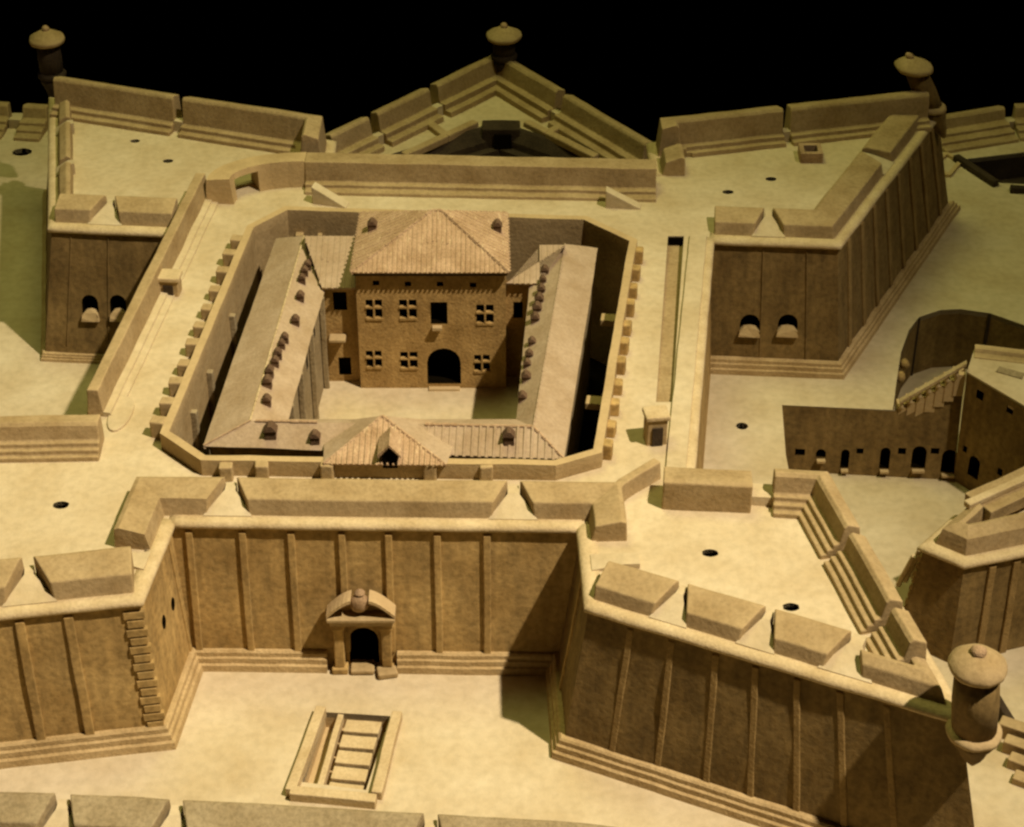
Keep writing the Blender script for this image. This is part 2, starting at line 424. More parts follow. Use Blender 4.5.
strips((*FLS, H), (*FLB, H), (*bot[2], 0), (*bot[3], 0), [s_of(fl, x, 606)/L for x in (-45, 18, 66)], t, w=.075)
strips((*FLS, H), (*FLB, H), (*bot[2], 0), (*bot[3], 0), [1-.055/L*1.0], t, w=.13, t=.02, bricks=14, name='quoin')
strips((*FLB, H), (*FLA, H), (*bot[3], 0), (*bot[4], 0), [.86], t, w=.05, t=.014)

# ------------------------------------------------------------------ front curtain with its gate
FG = 'curtain ramparts between the bastions'
t = empty('curtain_wall', (-1.1, -3.7, 0), 'near curtain wall with ribbed brown face and the arched gate under a pediment', 'rampart wall', FG)
cur = [FLA, FRA]
zc = P(364, 663, 0)
bot, op = walls(cur, t, .13, holes={0: [(364, 645, .25, .36, 'arch')]}, hole_name='gate_opening', depth=.5)
path = [FLB, FLA, FRA, FRB]; l0 = plen([FLB, FLA]); l1 = plen(cur)
cordon([FLA, FRA], t)
bm = NB(); xg0 = P(328, 668, 0).x; xg1 = P(398, 668, 0).x
mid0 = V(bot[0]).lerp(V(bot[1]), (xg0-bot[0][0])/(bot[1][0]-bot[0][0])); mid1 = V(bot[0]).lerp(V(bot[1]), (xg1-bot[0][0])/(bot[1][0]-bot[0][0]))
for seg in ([bot[0], tuple(mid0)], [tuple(mid1), bot[1]]): base(seg, t, k=.92)
gl = l0+s_of(cur, 228, 516); gr = l0+s_of(cur, 513, 520)
parapet(path, H, [gl, gr], t, MER(.155, .20, .35), s0=l0-.40, s1=l0+l1+.22, wo=.40, wi=.085, T=.35)
embrasure(path, l0-.55, H, t, .12, .22, .38, .04)
embrasure(path, l0+l1+.5, H, t, .14, .2, .42, .05)
strips((*FLA, H), (*FRA, H), (*bot[0], 0), (*bot[1], 0), [s_of(cur, x, 523)/l1 for x in (187, 241, 290, 341, 388, 437, 487)], t, w=.06, t=.028)
# portal
n = V((0, -1, 0)); yb = bot[0][1]+(bot[1][1]-bot[0][1])*.5
zx0 = P(341, 668, 0).x; zx1 = P(388, 668, 0).x; cx = (zx0+zx1)/2; yw = yb+.03
bm = NB()
for x in (zx0, zx1):
    box(bm, (x, yw-.05, 0), .135, .16, .06); box(bm, (x, yw-.045, .06), .085, .12, .42); box(bm, (x, yw-.05, .48), .115, .145, .035); box(bm, (x, yw-.05, .515), .13, .155, .025)
port = build('portal', bm, 'wall', t, bevel=.01, jit=.004, cell=.2)
bm = NB(); box(bm, (cx, yw-.05, .54), zx1-zx0+.13, .17, .06); box(bm, (cx, yw-.06, .60), zx1-zx0+.17, .21, .035)
build('entablature', bm, 'stone', port, bevel=.008, jit=.003)
bm = NB(); w2 = (zx1-zx0+.17)/2
for s in (-1, 1):
    pr = []
    for k in range(7):
        u = k/6; X = cx+s*(w2*(1-u)+.075*u); Z = .635+.165*(.35*u+.65*math.sin(u*math.pi/2))
        pr.append((X, Z))
    for k in range(6):
        (xa, za), (xb, zb) = pr[k], pr[k+1]
        hexa(bm, [(xa, yw-.15, za), (xb, yw-.15, zb), (xb, yw+.0, zb), (xa, yw+.0, za)], [(xa, yw-.15, za+.035), (xb, yw-.15, zb+.028), (xb, yw+.0, zb+.028), (xa, yw+.0, za+.028)])
build('pediment', bm, 'stone', port, jit=.003)
bm = NB(); prism(bm, [(cx-w2*.75, yw-.05), (cx+w2*.75, yw-.05), (cx+w2*.75, yw+.09), (cx-w2*.75, yw+.09)], .635, .70)
build('tympanum', bm, 'wall', port, jit=.003)
bm = NB(); bmesh.ops.create_uvsphere(bm, u_segments=16, v_segments=10, radius=.09)
for v in bm.verts: v.co = V((v.co.x*.95+cx, v.co.y*.75+yw-.08, v.co.z*1.0+.765))
rough(bm, .022, .06); crest = build('crest', bm, 'worn', port, smooth=True)
bm = NB(); lathe(bm, [(.03, .84), (.045, .86), (.035, .875), (.015, .89), (.001, .895)], (cx, yw-.08, 0), 14); build('crown', bm, 'worn', crest)
bm = NB(); box(bm, (cx-.01, yw-.06, 0.002), .2, .16, .05); box(bm, (zx1-.0, yw-.13, 0.002), .17, .12, .06, .2)
build('threshold', bm, 'stone', port, bevel=.015, jit=.006, cell=.1)

# ------------------------------------------------------------------ front right bastion
t = bastion(FRS, 'near right bastion with dark ribbed face and stepped inner parapet')
pathFR = [FRA, FRB, FRS, FRH, FRC]
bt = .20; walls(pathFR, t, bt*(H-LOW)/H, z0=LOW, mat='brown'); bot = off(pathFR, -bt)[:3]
cordon(pathFR, t); base(bot, t, k=.95)
floor_holes(t, [FRA, FRB, FRS, FRH, FRC], [(710, 553, 1.2), (791, 607, 1.2)])
fr = [FRB, FRS]; L = plen(fr); rf = [FRB, FRS, FRH, FRC]; L2 = plen([FRS, FRH]); L3 = plen([FRH, FRC])
gs = [s_of(fr, x, y) for x, y in ((664, 630), (752, 655), (842, 682))]
rg = [L+s_of([FRS, FRH], 906, 602, 1.75), L+s_of([FRS, FRH], 866, 527, 1.75)]
parapet(fr, H, gs[:2], t, MER(.13, .185, .38), s0=-.0, s1=gs[2]-.05, ends=(0, .14), wo=.31, wi=.06, T=.38)
# merlon around the salient
embrasure(fr, gs[2], H, t, .10, .42, .40)
bm = NB(); sweep(bm, sub(rf, gs[2]+.05, L+.50), MER(.13, .175, .22), H, .10, 0, .22); build('merlon', bm, 'stone', t, bevel=.012, jit=.006)
parapet(rf, H, rg, t, STEPS(.26, .31, .22, 3, .05, .045), s0=L+.52, s1=L+L2+.50, wo=.12, wi=.07, T=.3, sole=False)
# rear flank block
bm = NB(); rx = [FRH, (1.0, -3.06)]; sweep(bm, sub(rx, .68, 1.40), MER(.24, .28, .36), H); build('merlon', bm, 'stone', t, bevel=.012, jit=.006)
bm = NB(); sweep(bm, sub(rf, L+L2+.49, L+L2+.70), MER(.10, .10, .26), H); build('embrasure', bm, 'floor', t, jit=.004)
bm = NB(); w0 = P(660, 458, 1.66); w1 = P(628, 483, 1.62); w2_ = P(612, 500, 1.62)
sweep(bm, [(w2_.x, w2_.y), (w1.x, w1.y), (w0.x+.02, w0.y)], [(0, -.02), (.02, .16), (.1, .16), (.12, -.02)], H); build('low_wall', bm, 'stone', t, bevel=.012, jit=.008)
strips((*FRB, H), (*FRS, H), (*bot[1], 0), (*bot[2], 0), [s_of(fr, x, y)/L for x, y in ((632, 618), (673, 630), (717, 642), (756, 655), (797, 668), (840, 680), (886, 693))], t, w=.055, t=.011, z0=.15, name='pilaster', mat='rib')
strips((*FRA, H), (*FRB, H), (*bot[0], 0), (*bot[1], 0), [.5], t, w=.05, t=.02)

# ------------------------------------------------------------------ rear right bastion
t = bastion(URS, 'far right bastion with twin gun ports in front and close ribs on its flank')
pathUR = [URA, URB, URS, URH, URC]
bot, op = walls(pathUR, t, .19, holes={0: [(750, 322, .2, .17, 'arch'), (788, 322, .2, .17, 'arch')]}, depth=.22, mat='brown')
for lp, n, tt, w in op:
    for l in lp:
        c = sum(l, V())/len(l); bm = NB()
        prof = [(-.11, -.17), (-.10, -.11), (-.06, -.075), (0, -.065), (.06, -.075), (.10, -.11), (.11, -.17)]
        hexa(bm, [c+tt*x+w*y-n*.04 for x, y in prof], [c+tt*x+w*y+n*(.05 if y < -.1 else .015) for x, y in prof])
        build('gun_port_sill', bm, 'stone', t, jit=.004, cell=.06)
cordon(pathUR, t); base(bot, t, k=.85)
pp = URB
floor_holes(t, pathUR, [(728, 192, 1.1), (771, 179, 1.1)])
path = [URA, URB, URS]; l0 = plen([URA, URB]); l1 = plen([URB, URS])
parapet(path, H, [s_of(path, 768, 232), l0+l1*.52], t, MER(.14, .18, .38), s0=.04, s1=l0+l1*.98, wo=.34, wi=.07)
path = [URS, URH, URC]; l0 = plen([URS, URH])
parapet(path, H, [s_of(path, 785, 108, 1.8)], t, STEPS(.34, .38, .26, 2, .06, .05), s0=.25, s1=l0+.32, wo=.12, wi=.08, T=.3)
parapet(path, H, [], t, MER(.16, .22, .3), s0=l0+.42, s1=l0+.74)
l = plen([URA, URB])
strips((*URA, H), (*URB, H), (*bot[0], 0), (*bot[1], 0), [.42, .76], t, w=.012, t=.012, mat='brown')
strips((*URB, H), (*URS, H), (*bot[1], 0), (*bot[2], 0), [.09+.118*k for k in range(8)], t, w=.085, t=.022, mat='rib')
# ------------------------------------------------------------------ rear left bastion
t = bastion(ULS, 'far left bastion with a plain brown front face and long two part rear parapet')
pathUL = [ULC, ULH, ULS, ULB, ULA]
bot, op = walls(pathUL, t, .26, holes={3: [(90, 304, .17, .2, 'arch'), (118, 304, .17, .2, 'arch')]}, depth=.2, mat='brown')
for lp, n, tt, w in op:
    for l in lp:
        c = sum(l, V())/len(l); bm = NB()
        prof = [(-.09, -.21), (-.08, -.14), (-.045, -.10), (0, -.09), (.045, -.10), (.08, -.14), (.09, -.21)]
        hexa(bm, [c+tt*x+w*y-n*.04 for x, y in prof], [c+tt*x+w*y+n*(.05 if y < -.13 else .015) for x, y in prof])
        build('gun_port_sill', bm, 'stone', t, jit=.004, cell=.06)
cordon(pathUL, t)
base(bot[2:], t, k=.45)
floor_holes(t, [ULC, ULH, ULS, ULB, ULA, (-3.36, 1.5), RWL, (-2.7, 2.1)], [(135, 141, 1.0), (168, 161, 1.05)])
path = [ULC, ULH, ULS]; l0 = plen([ULC, ULH])
parapet(path, H, [s_of(path, 187, 92, 1.8)], t, STEPS(.34, .40, .26, 2, .07, .05), s0=.1, s1=plen(path)-.2, wo=.14, wi=.10, T=.3)
path = [ULS, ULB]; L = plen(path)
parapet(path, H, [L*.30, L*.62], t, MER(.12, .17, .22), s0=-.0, s1=L-.3, wo=.2, wi=.09, T=.24)
path = [ULB, ULA]; L = plen(path)
parapet(path, H, [s_of(path, 104, 228)], t, MER(.15, .20, .36), s0=.02, s1=L-.02, wo=.36, wi=.06)
strips((*ULB, H), (*ULA, H), (*bot[3], 0), (*bot[4], 0), [.16, .465], t, w=.012, t=.012, mat='brown')

# ------------------------------------------------------------------ left, right and rear curtains
t = empty('curtain_wall', (-3.55, -.3, 0), 'left hand rampart with a long narrow parapet and stepped banquette', 'rampart wall', FG)
path = [(-3.30, 1.86), (-3.73, -2.10)]
walls([ULA, (-3.73, -2.10)], t, .1)
bm = NB(); sweep(bm, path, [(.02, -.02), (.05, .27), (.15, .275), (.18, -.02)], H)
build('parapet', bm, 'stone', t, bevel=.01, jit=.007)
bm = NB(); sweep(bm, path, [(.17, -.02), (.17, .05), (.235, .045), (.24, .024), (.30, .018), (.305, -.02)], H)
build('banquette', bm, 'floor', t, jit=.004)
t = empty('curtain_wall', (1.75, -1, 0), 'right hand rampart with a plain flat edge and no parapet', 'rampart wall', FG)
path = [FRC, URA]
bot, _ = walls(path, t, .1); cordon(path, t)
bm = NB(); sweep(bm, path, [(.03, -.02), (.035, .035), (.20, .03), (.205, -.02)], H); build('edge_slab', bm, 'floor', t, jit=.004)
t = empty('curtain_wall', (-.6, 2.2, 0), 'rear curtain rampart seen from inside, curved at its left end around a small arch', 'rampart wall', FG)
walls([URC, ULC], t, .12)
arcp = [(1.50, 2.20), (-2.15, 2.36)]+[(-2.15-1.02*math.sin(a), 1.72+.64*math.cos(a)) for a in [math.radians(x) for x in (12, 25, 36, 46, 58, 70, 82, 92)]]
def part_sweep(i0, i1, prof):
    rings = []; bm = NB()
    for i in range(i0, i1+1):
        o = offset_at(arcp, i); rings.append([bm.verts.new((arcp[i][0]+o.x*d, arcp[i][1]+o.y*d, H+h)) for d, h in prof])
    m = len(prof)
    for i in range(len(rings)-1):
        for k in range(m): bm.faces.new((rings[i][k], rings[i+1][k], rings[i+1][(k+1) % m], rings[i][(k+1) % m]))
    bm.faces.new(rings[0][::-1]); bm.faces.new(rings[-1]); return bm
build('parapet', part_sweep(0, 1, [(.02, -.02), (.05, .27), (.3, .29), (.33, .08), (.40, .08), (.405, .04), (.48, .035), (.49, -.02)]), 'stone', t, bevel=.01, jit=.006)
WP = [(.03, -.02), (.05, .27), (.29, .29), (.32, -.02)]
build('parapet', part_sweep(1, 4, WP), 'stone', t, jit=.004, cell=.2)
build('parapet', part_sweep(7, 9, WP), 'stone', t, jit=.004, cell=.2)
build('arch_lintel', part_sweep(4, 7, [(.045, .225), (.05, .27), (.29, .29), (.30, .225)]), 'stone', t, jit=.003, cell=.2)

def wedge(name, a, b, c, z, h, w, label, cat):
    """a low ramp rising from a to b"""
    a = V(a); b = V(b); d = (b-a).normalized(); nn = V((-d.y, d.x))*w/2
    t = empty(name, (a.x, a.y, z), label, cat); bm = NB()
    lo = [(*(a-nn), z-.01), (*(b-nn), z-.01), (*(b+nn), z-.01), (*(a+nn), z-.01)]
    hi = [(*(a-nn), z+.012), (*(b-nn), z+h), (*(b+nn), z+h), (*(a+nn), z+.012)]
    hexa(bm, lo, hi); build('slope', bm, 'floor', t, bevel=.008, jit=.004)
    return t
wedge('ramp', P2(348, 206, H), P2(313, 184, H+.2), 0, H, .2, .12, 'small wedge ramp climbing to the left end of the rear curtain', 'ramp')
wedge('ramp', P2(641, 207, H), P2(606, 188, H+.2), 0, H, .2, .12, 'small wedge ramp climbing to the right end of the rear curtain', 'ramp')
def oval(cpx, cpy, a, b, rot, label):
    c = P(cpx, cpy, H); t = empty('ramp_pad', (c.x, c.y, H), label, 'ramp'); bm = NB(); ring = []
    for k in range(20):
        an = 2*math.pi*k/20; x = a*math.cos(an); y = b*math.sin(an)
        ring.append((c.x+x*math.cos(rot)-y*math.sin(rot), c.y+x*math.sin(rot)+y*math.cos(rot)))
    hexa(bm, [(*p, H-.01) for p in ring], [(*p, H+.02+.035*(p[0]-c.x+.1)) for p in ring])
    build('pad', bm, 'floor', t, bevel=.006, jit=.003)
oval(193, 232, .10, .34, -.1, 'oval raised pad on the left walk near the rear curtain')
oval(121, 415, .10, .26, -.1, 'oval raised pad at the foot of the left rampart near the stepped bench')

# ------------------------------------------------------------------ inner enclosure wall
t = empty('enclosure_wall', (-.9, -3.05, .5), 'crenellated inner wall enclosing the courtyard buildings', 'wall')
encp = ENC+[ENC[0]]
ring_o = ENC; ring_i = []
N_ = len(ENC)
for i in range(N_):
    a = V(ENC[i-1]); b = V(ENC[i]); c = V(ENC[(i+1) % N_])
    n0 = (b-a).normalized(); n1 = (c-b).normalized(); n0 = V((-n0.y, n0.x)); n1 = V((-n1.y, n1.x)); m_ = (n0+n1)/(1+n0.dot(n1))
    ring_i.append(tuple(b+m_*.075))
bm = NB()
for i in range(N_):
    j = (i+1) % N_
    q = [ENC[i], ENC[j], ring_i[j], ring_i[i]]
    hexa(bm, [(*p, -.2) for p in q], [(*p, 1.61) for p in q])
bmesh.ops.remove_doubles(bm, verts=bm.verts[:], dist=.001)
build('wall', bm, 'stone', t, jit=.006, cell=.2)
def stub(px, py, along, w=.085, d=.12, h=.2, z=H):
    p = P(px, py, z); bm = NB()
    box(bm, (p.x, p.y, z-.01), d, w, h*random.uniform(.85, 1.15), math.atan2(along[1], along[0])+math.pi/2+random.uniform(-.12, .12))
    build('merlon', bm, 'stone', t, bevel=.012, jit=.007, cell=.08)
dl = (V(ENC[0])-V(ENC[7])).normalized(); dr = (V(ENC[4])-V(ENC[3])).normalized()
for k in range(11):
    u = (k+.6)/11.2; p = V(ENC[7]).lerp(V(ENC[0]), u); nn = V((dl.y, -dl.x)); q = p+nn*.06
    bm = NB(); box(bm, (q.x, q.y, H-.01), .11, .13, .15*random.uniform(.85, 1.2), math.atan2(dl.y, dl.x)+random.uniform(-.1, .1)); build('merlon', bm, 'stone', t, bevel=.014, jit=.008, cell=.07)
for k in range(11):
    u = (k+.5)/11.0; p = V(ENC[3]).lerp(V(ENC[4]), u); nn = V((dr.y, -dr.x)); q = p+nn*.02
    bm = NB(); box(bm, (q.x, q.y, H-.01), .11, .11, .15*random.uniform(.8, 1.15), math.atan2(dr.y, dr.x)+random.uniform(-.1, .1)); build('merlon', bm, 'wall', t, bevel=.014, jit=.008, cell=.07)
for x in (227, 262, 328, 430, 486):
    p = V(P2(x, 473, H)); p = V((P2(x, 473, 1.5)[0], ENC[1][1]-.045))
    bm = NB(); box(bm, (p.x, p.y, H-.01), .11, .1, .165*random.uniform(.9, 1.15), random.uniform(-.1, .1)); build('merlon', bm, 'stone', t, bevel=.014, jit=.008, cell=.07)
for x, w in ((300, .08), (320, .05), (533, .06), (548, .08), (572, .06)):
    p = P2(x, 214, 1.5); bm = NB(); box(bm, (p[0], ENC[6][1]-.1, 1.2), w, .1, .16); build('corbel', bm, 'stone', t, bevel=.01, jit=.005)
for u in (.35, .62, .8):
    p = V(ENC[7]).lerp(V(ENC[0]), u); nn = V((-dl.y, dl.x)); q = p+nn*.1
    bm = NB(); box(bm, (q.x, q.y, -.15), .06, .06, 1.5, math.atan2(dl.y, dl.x)); build('buttress', bm, 'grey', t, bevel=.01, jit=.006)
for u in (.33, .72):
    p = V(ENC[3]).lerp(V(ENC[4]), u); nn = V((-dr.y, dr.x)); q = p+nn*.14
    bm = NB(); box(bm, (q.x, q.y, 1.25), .13, .22, .07, math.atan2(dr.y, dr.x)); build('tie_beam', bm, 'stone', t, bevel=.01, jit=.005)

# ------------------------------------------------------------------ roofs
def slope(bm, pts, ribs=.05, rh=.012, rw=.5, thick=.03):
    """one roof plane; pts[0]->pts[1] is the eave"""
    pts = [V(p) for p in pts]; e = (pts[1]-pts[0]).normalized(); n = (pts[1]-pts[0]).cross(pts[-1]-pts[0]).normalized()
    if n.z < 0: n = -n
    g = n.cross(e).normalized()
    if g.z < 0: g = -g
    dn = -n*thick
    hexa(bm, [p+dn for p in pts], pts)
    if not ribs: return
    p2 = [((p-pts[0]).dot(e), (p-pts[0]).dot(g)) for p in pts]
    lo = min(p[0] for p in p2); hi = max(p[0] for p in p2); s = lo+ribs*.5
    while s < hi-.2*ribs:
        ys = []
        for i in range(len(p2)):
            (xa, ya), (xb, yb) = p2[i], p2[(i+1) % len(p2)]
            if (xa-s)*(xb-s) < 0: ys.append(ya+(yb-ya)*(s-xa)/(xb-xa))
        if len(ys) >= 2 and max(ys)-min(ys) > .03:
            ya, yb = min(ys)-.012, max(ys); w = ribs*rw/2; k = max(1, int((yb-ya)/.28))
            for q in range(k):
                y0 = ya+(yb-ya)*q/k; y1 = ya+(yb-ya)*(q+1)/k-.001; hh = rh*random.uniform(.75, 1.2); dx = random.uniform(-.002, .002)
                b = [pts[0]+e*(s+dx+a)+g*y+n*(-.004) for a, y in ((-w, y0), (w, y0), (w*.9, y1), (-w*.9, y1))]
                tp = [pts[0]+e*(s+dx+a*.55)+g*y+n*(hh*f) for a, y, f in ((-w, y0, 1.25), (w, y0, 1.25), (w, y1, .8), (-w, y1, .8))]
                hexa(bm, b, tp)
        s += ribs*random.uniform(.94, 1.06)
def ridge(bm, a, b, r=.016):
    a = V(a); b = V(b); k = max(2, int((b-a).length/.07))
    for q in range(k):
        p0 = a.lerp(b, q/k); p1 = a.lerp(b, (q+.93)/k); rr = r*random.uniform(.8, 1.2)
        tube(bm, [p0, p1], rr, 6)

ZE, ZR = 1.55, 1.70
WG = 'low ranges around the courtyard'
def dorm(parent, p, sc_=1.0, mat='chim'):
    bm = NB(); w = .055*sc_
    prism(bm, [(p.x-w/2*1.2, p.y-w/2), (p.x+w/2*1.2, p.y-w/2), (p.x+w/2*1.2, p.y+w/2), (p.x-w/2*1.2, p.y+w/2)], p.z-.05, p.z+.045*sc_)
    hexa(bm, [(p.x-w*.75, p.y-w*.65, p.z+.045*sc_), (p.x+w*.75, p.y-w*.65, p.z+.045*sc_), (p.x+w*.75, p.y+w*.65, p.z+.045*sc_), (p.x-w*.75, p.y+w*.65, p.z+.045*sc_)],
         [(p.x-w*.2, p.y-w*.6, p.z+.085*sc_), (p.x+w*.2, p.y-w*.6, p.z+.085*sc_), (p.x+w*.2, p.y+w*.6, p.z+.085*sc_), (p.x-w*.2, p.y+w*.6, p.z+.085*sc_)])
    d = build('chimney', bm, mat, parent, bevel=.006, jit=.007, cell=.05)
def on_slope(px, py, pts):
    a, b, c = [V(p) for p in pts[:3]]; return on_plane(px, py, a, (b-a).cross(c-a).normalized())
# corner points, eave and ridge
Lo0 = P(276, 238, ZE); Lo1 = P(202, 443, ZE); Li0 = P(331, 268, ZE); Li1 = P(288, 423, ZE)
Lr0 = P(304, 236, ZR); Lr1 = P(250, 421, ZR)
Ro0 = P(598, 248, ZE); Ro1 = P(566, 462, ZE); Ri0 = P(531, 268, ZE); Ri1 = P(516, 424, ZE)
Rr0 = P(565, 244, ZR); Rr1 = P(533, 427, ZR)
Lo1 = P(203, 446, ZE); Ro1 = P(564, 459, ZE); Li1.y = Ri1.y = (Lr1.y+.24); Fe0 = Lo1.copy(); Fe1 = Ro1.copy()

t = empty('barrack_range', (-2.4, -.5, .5), 'long left range with a smooth clay roof dotted with dark chimneys', 'building', WG)
bm = NB(); slope(bm, [Lo1, Lo0, Lr0, Lr1], 0); slope(bm, [Li0, Li1, Lr1, Lr0], 0); build('roof', bm, 'roof', t, jit=.006, cell=.12)
bm = NB(); ridge(bm, Lr0, Lr1, .01); build('ridge_tiles', bm, 'trim', t)
bm = NB(); ins = .05
face(bm, [(Lo1.x+ins, Lo1.y, -.15), (Lo0.x+ins, Lo0.y, -.15), (Lo0.x+ins, Lo0.y, ZE), (Lo1.x+ins, Lo1.y, ZE)])
face(bm, [(Lo0.x+ins, Lo0.y, .5), (Li0.x-ins, Li0.y, .5), (Li0.x-ins, Li0.y, ZE), (Lr0.x, Lr0.y, ZR-.03), (Lo0.x+ins, Lo0.y, ZE)])
q = [(Li1.x-ins, Li1.y, .5), (Li0.x-ins, Li0.y, .5), (Li0.x-ins, Li0.y, ZE), (Li1.x-ins, Li1.y, ZE)]
nL = V((1, 0, 0))
hl = [(322, 300, .09, .16, 'rect'), (314, 330, .09, .16, 'rect'), (307, 362, .09, .16, 'rect'), (299, 393, .09, .16, 'rect')]
lp, n, tt, w = skin(bm, q[::1], hl)
build('wall', bm, 'grey', t)
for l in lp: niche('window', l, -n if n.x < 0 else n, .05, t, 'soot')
for k, u in enumerate((.2, .45, .7, .9)):
    p = V(q[1]).lerp(V(q[0]), u); bm = NB(); box(bm, (p.x+.03, p.y, .5), .05, .05, ZE-.52); build('pilaster', bm, 'grey', t, bevel=.008, jit=.006)
pl = [Li0, Li1, Lr1]
for x, y in ((315, 254), (313, 263), (308, 268), (305, 274), (302, 282), (300, 300), (296, 324), (285, 341), (282, 347), (278, 357), (275, 365), (270, 375), (268, 386), (267, 404)):
    dorm(t, on_slope(x, y, pl), random.uniform(.9, 1.2))
p = P(352, 333, 1.0)

t = empty('barrack_range', (.3, -.5, .5), 'long right range whose roof carries a row of dark chimneys along the courtyard eave', 'building', WG)
bm = NB(); slope(bm, [Ro0, Ro1, Rr1, Rr0], 0); slope(bm, [Ri1, Ri0, Rr0, Rr1], 0); build('roof', bm, 'roof', t, jit=.006, cell=.12)
bm = NB(); ridge(bm, Rr0, Rr1, .008); build('ridge_tiles', bm, 'roof', t)
bm = NB()
face(bm, [(Ro1.x-ins, Ro1.y, -.15), (Ro0.x-ins, Ro0.y, -.15), (Ro0.x-ins, Ro0.y, ZE), (Ro1.x-ins, Ro1.y, ZE)])
face(bm, [(Ri0.x+ins, Ri0.y, .5), (Ro0.x-ins, Ro0.y, .5), (Ro0.x-ins, Ro0.y, ZE), (Rr0.x, Rr0.y, ZR-.03), (Ri0.x+ins, Ri0.y, ZE)])
face(bm, [(Ri1.x+ins, Ri1.y, .5), (Ri0.x+ins, Ri0.y, .5), (Ri0.x+ins, Ri0.y, ZE), (Ri1.x+ins, Ri1.y, ZE)])
build('wall', bm, 'grey', t)
pl = [Ri1, Ri0, Rr0]
for x, y in ((545, 274), (543, 283), (541, 293), (539, 303), (537, 312), (535, 322), (532, 345), (529, 358), (527, 367), (526, 381), (522, 400)):
    dorm(t, on_slope(x, y, pl), random.uniform(.9, 1.2))

t = empty('gate_range', (-.9, -2.7, .5), 'low front range with a gabled tiled pavilion and dark dormer over the front wall', 'building', WG)
zf = ZR
def fr_(u): return Lr1.lerp(Rr1, u)
a0 = Lr1; a1 = Rr1; b0 = V((Fe0.x, Fe0.y, ZE)); b1 = V((Fe1.x, Fe1.y, ZE))
def at_line(a, b, px, py):  # point of the level line a-b nearest the photo column px
    u = (P(px, py, a.z).x-a.x)/(b.x-a.x); return a.lerp(b, u)
i0 = V((Li1.x, Li1.y, ZE)); i1 = V((Ri1.x, Ri1.y, ZE))
hx = .62; m0 = a0.lerp(a1, hx); n0_ = b0.lerp(b1, hx)
bm = NB(); slope(bm, [b0, n0_, m0, a0], 0); build('roof', bm, 'roof', t, jit=.004, cell=.12)
bm = NB(); slope(bm, [n0_, b1, a1, m0], .062, .007); build('roof', bm, 'roof', t)
bm = NB(); slope(bm, [i1, i0, a0, a1], 0); build('roof', bm, 'roof', t)
for ra, rb, r_ in ((a0.lerp(a1, .02), a0.lerp(a1, .24), .013), (a0.lerp(a1, .62), a1, .013), (a0, b0, .007), (a1, b1, .013)):
    bm = NB(); ridge(bm, ra+V((0, 0, .006)), rb+V((0, 0, .006)), r_); build('ridge_tiles', bm, 'tile', t)
bm = NB(); ye = b0.y+.06
face(bm, [(b0.x+.05, ye, .5), (b1.x-.05, b1.y+.05, .5), (b1.x-.05, b1.y+.05, ZE), (b0.x+.05, ye, ZE)])
face(bm, [(i0.x, i0.y-.05, .5), (i1.x, i1.y-.05, .5), (i1.x, i1.y-.05, ZE), (i0.x, i0.y-.05, ZE)]); build('wall', bm, 'wall', t)
# pavilion
pk = P(380, 416, ZR+.13); pl_ = P(330, 466, ZE-.02); pr_ = P(440, 469, ZE-.02)
yfp = ENC[1][1]-.075
pl_ = V((P(323, 466, 1.63).x, yfp, 1.63)); pr_ = V((P(446, 468, 1.63).x, yfp-.02, 1.63))
pk = V((P(381, 416, 1.9).x, yfp+.42, 0)); pk.z = next(z/100 for z in range(150, 230) if P(381, 416, z/100).y < pk.y)
bl_ = V((pl_.x-.05, pk.y+.3, ZE-.02)); br_ = V((pr_.x+.12, pk.y+.3, ZE-.02))
bm = NB(); slope(bm, [pl_, pr_, pk], .046, .011); build('pavilion_roof', bm, 'tile', t)
bm = NB(); slope(bm, [pr_, br_, pk], 0); slope(bm, [bl_, pl_, pk], 0); slope(bm, [br_, bl_, pk], 0); build('pavilion_roof', bm, 'roof', t)
bm = NB(); ridge(bm, pr_, pk, .014); build('ridge_tiles', bm, 'tile', t)
bm = NB(); ridge(bm, pl_, pk, .010); build('ridge_tiles', bm, 'tile', t)
bm = NB(); prism(bm, [(pl_.x+.04, yfp+.20), (pr_.x-.04, yfp+.20), (pr_.x-.04, yfp+.5), (pl_.x+.04, yfp+.5)], 1.2, ZE+.0); build('pavilion_wall', bm, 'wall', t)
# dormer in the pavilion
dp = P(390, 460, 1.66); dx = dp.x; dy = pl_.y-.012
bm = NB(); w_ = .06
hexa(bm, [(dx-w_, dy, (ZE+.10)-.06), (dx+w_, dy, (ZE+.10)-.06), (dx+w_, dy+.25, (ZE+.10)-.06), (dx-w_, dy+.25, (ZE+.10)-.06)], [(dx-w_, dy, (ZE+.10)+.1), (dx+w_, dy, (ZE+.10)+.1), (dx+w_, dy+.25, (ZE+.10)+.1), (dx-w_, dy+.25, (ZE+.10)+.1)])
hexa(bm, [(dx-w_, dy, (ZE+.10)+.1), (dx+w_, dy, (ZE+.10)+.1), (dx+w_, dy+.25, (ZE+.10)+.1), (dx-w_, dy+.25, (ZE+.10)+.1)], [(dx-.004, dy, (ZE+.10)+.17), (dx+.004, dy, (ZE+.10)+.17), (dx+.004, dy+.25, (ZE+.10)+.17), (dx-.004, dy+.25, (ZE+.10)+.17)])
dm = build('dormer', bm, 'dark', t)
bm = NB(); beam(bm, (dx-w_-.04, dy+.1, (ZE+.10)+.075), (dx, dy+.1, (ZE+.10)+.175), .26, .018); 
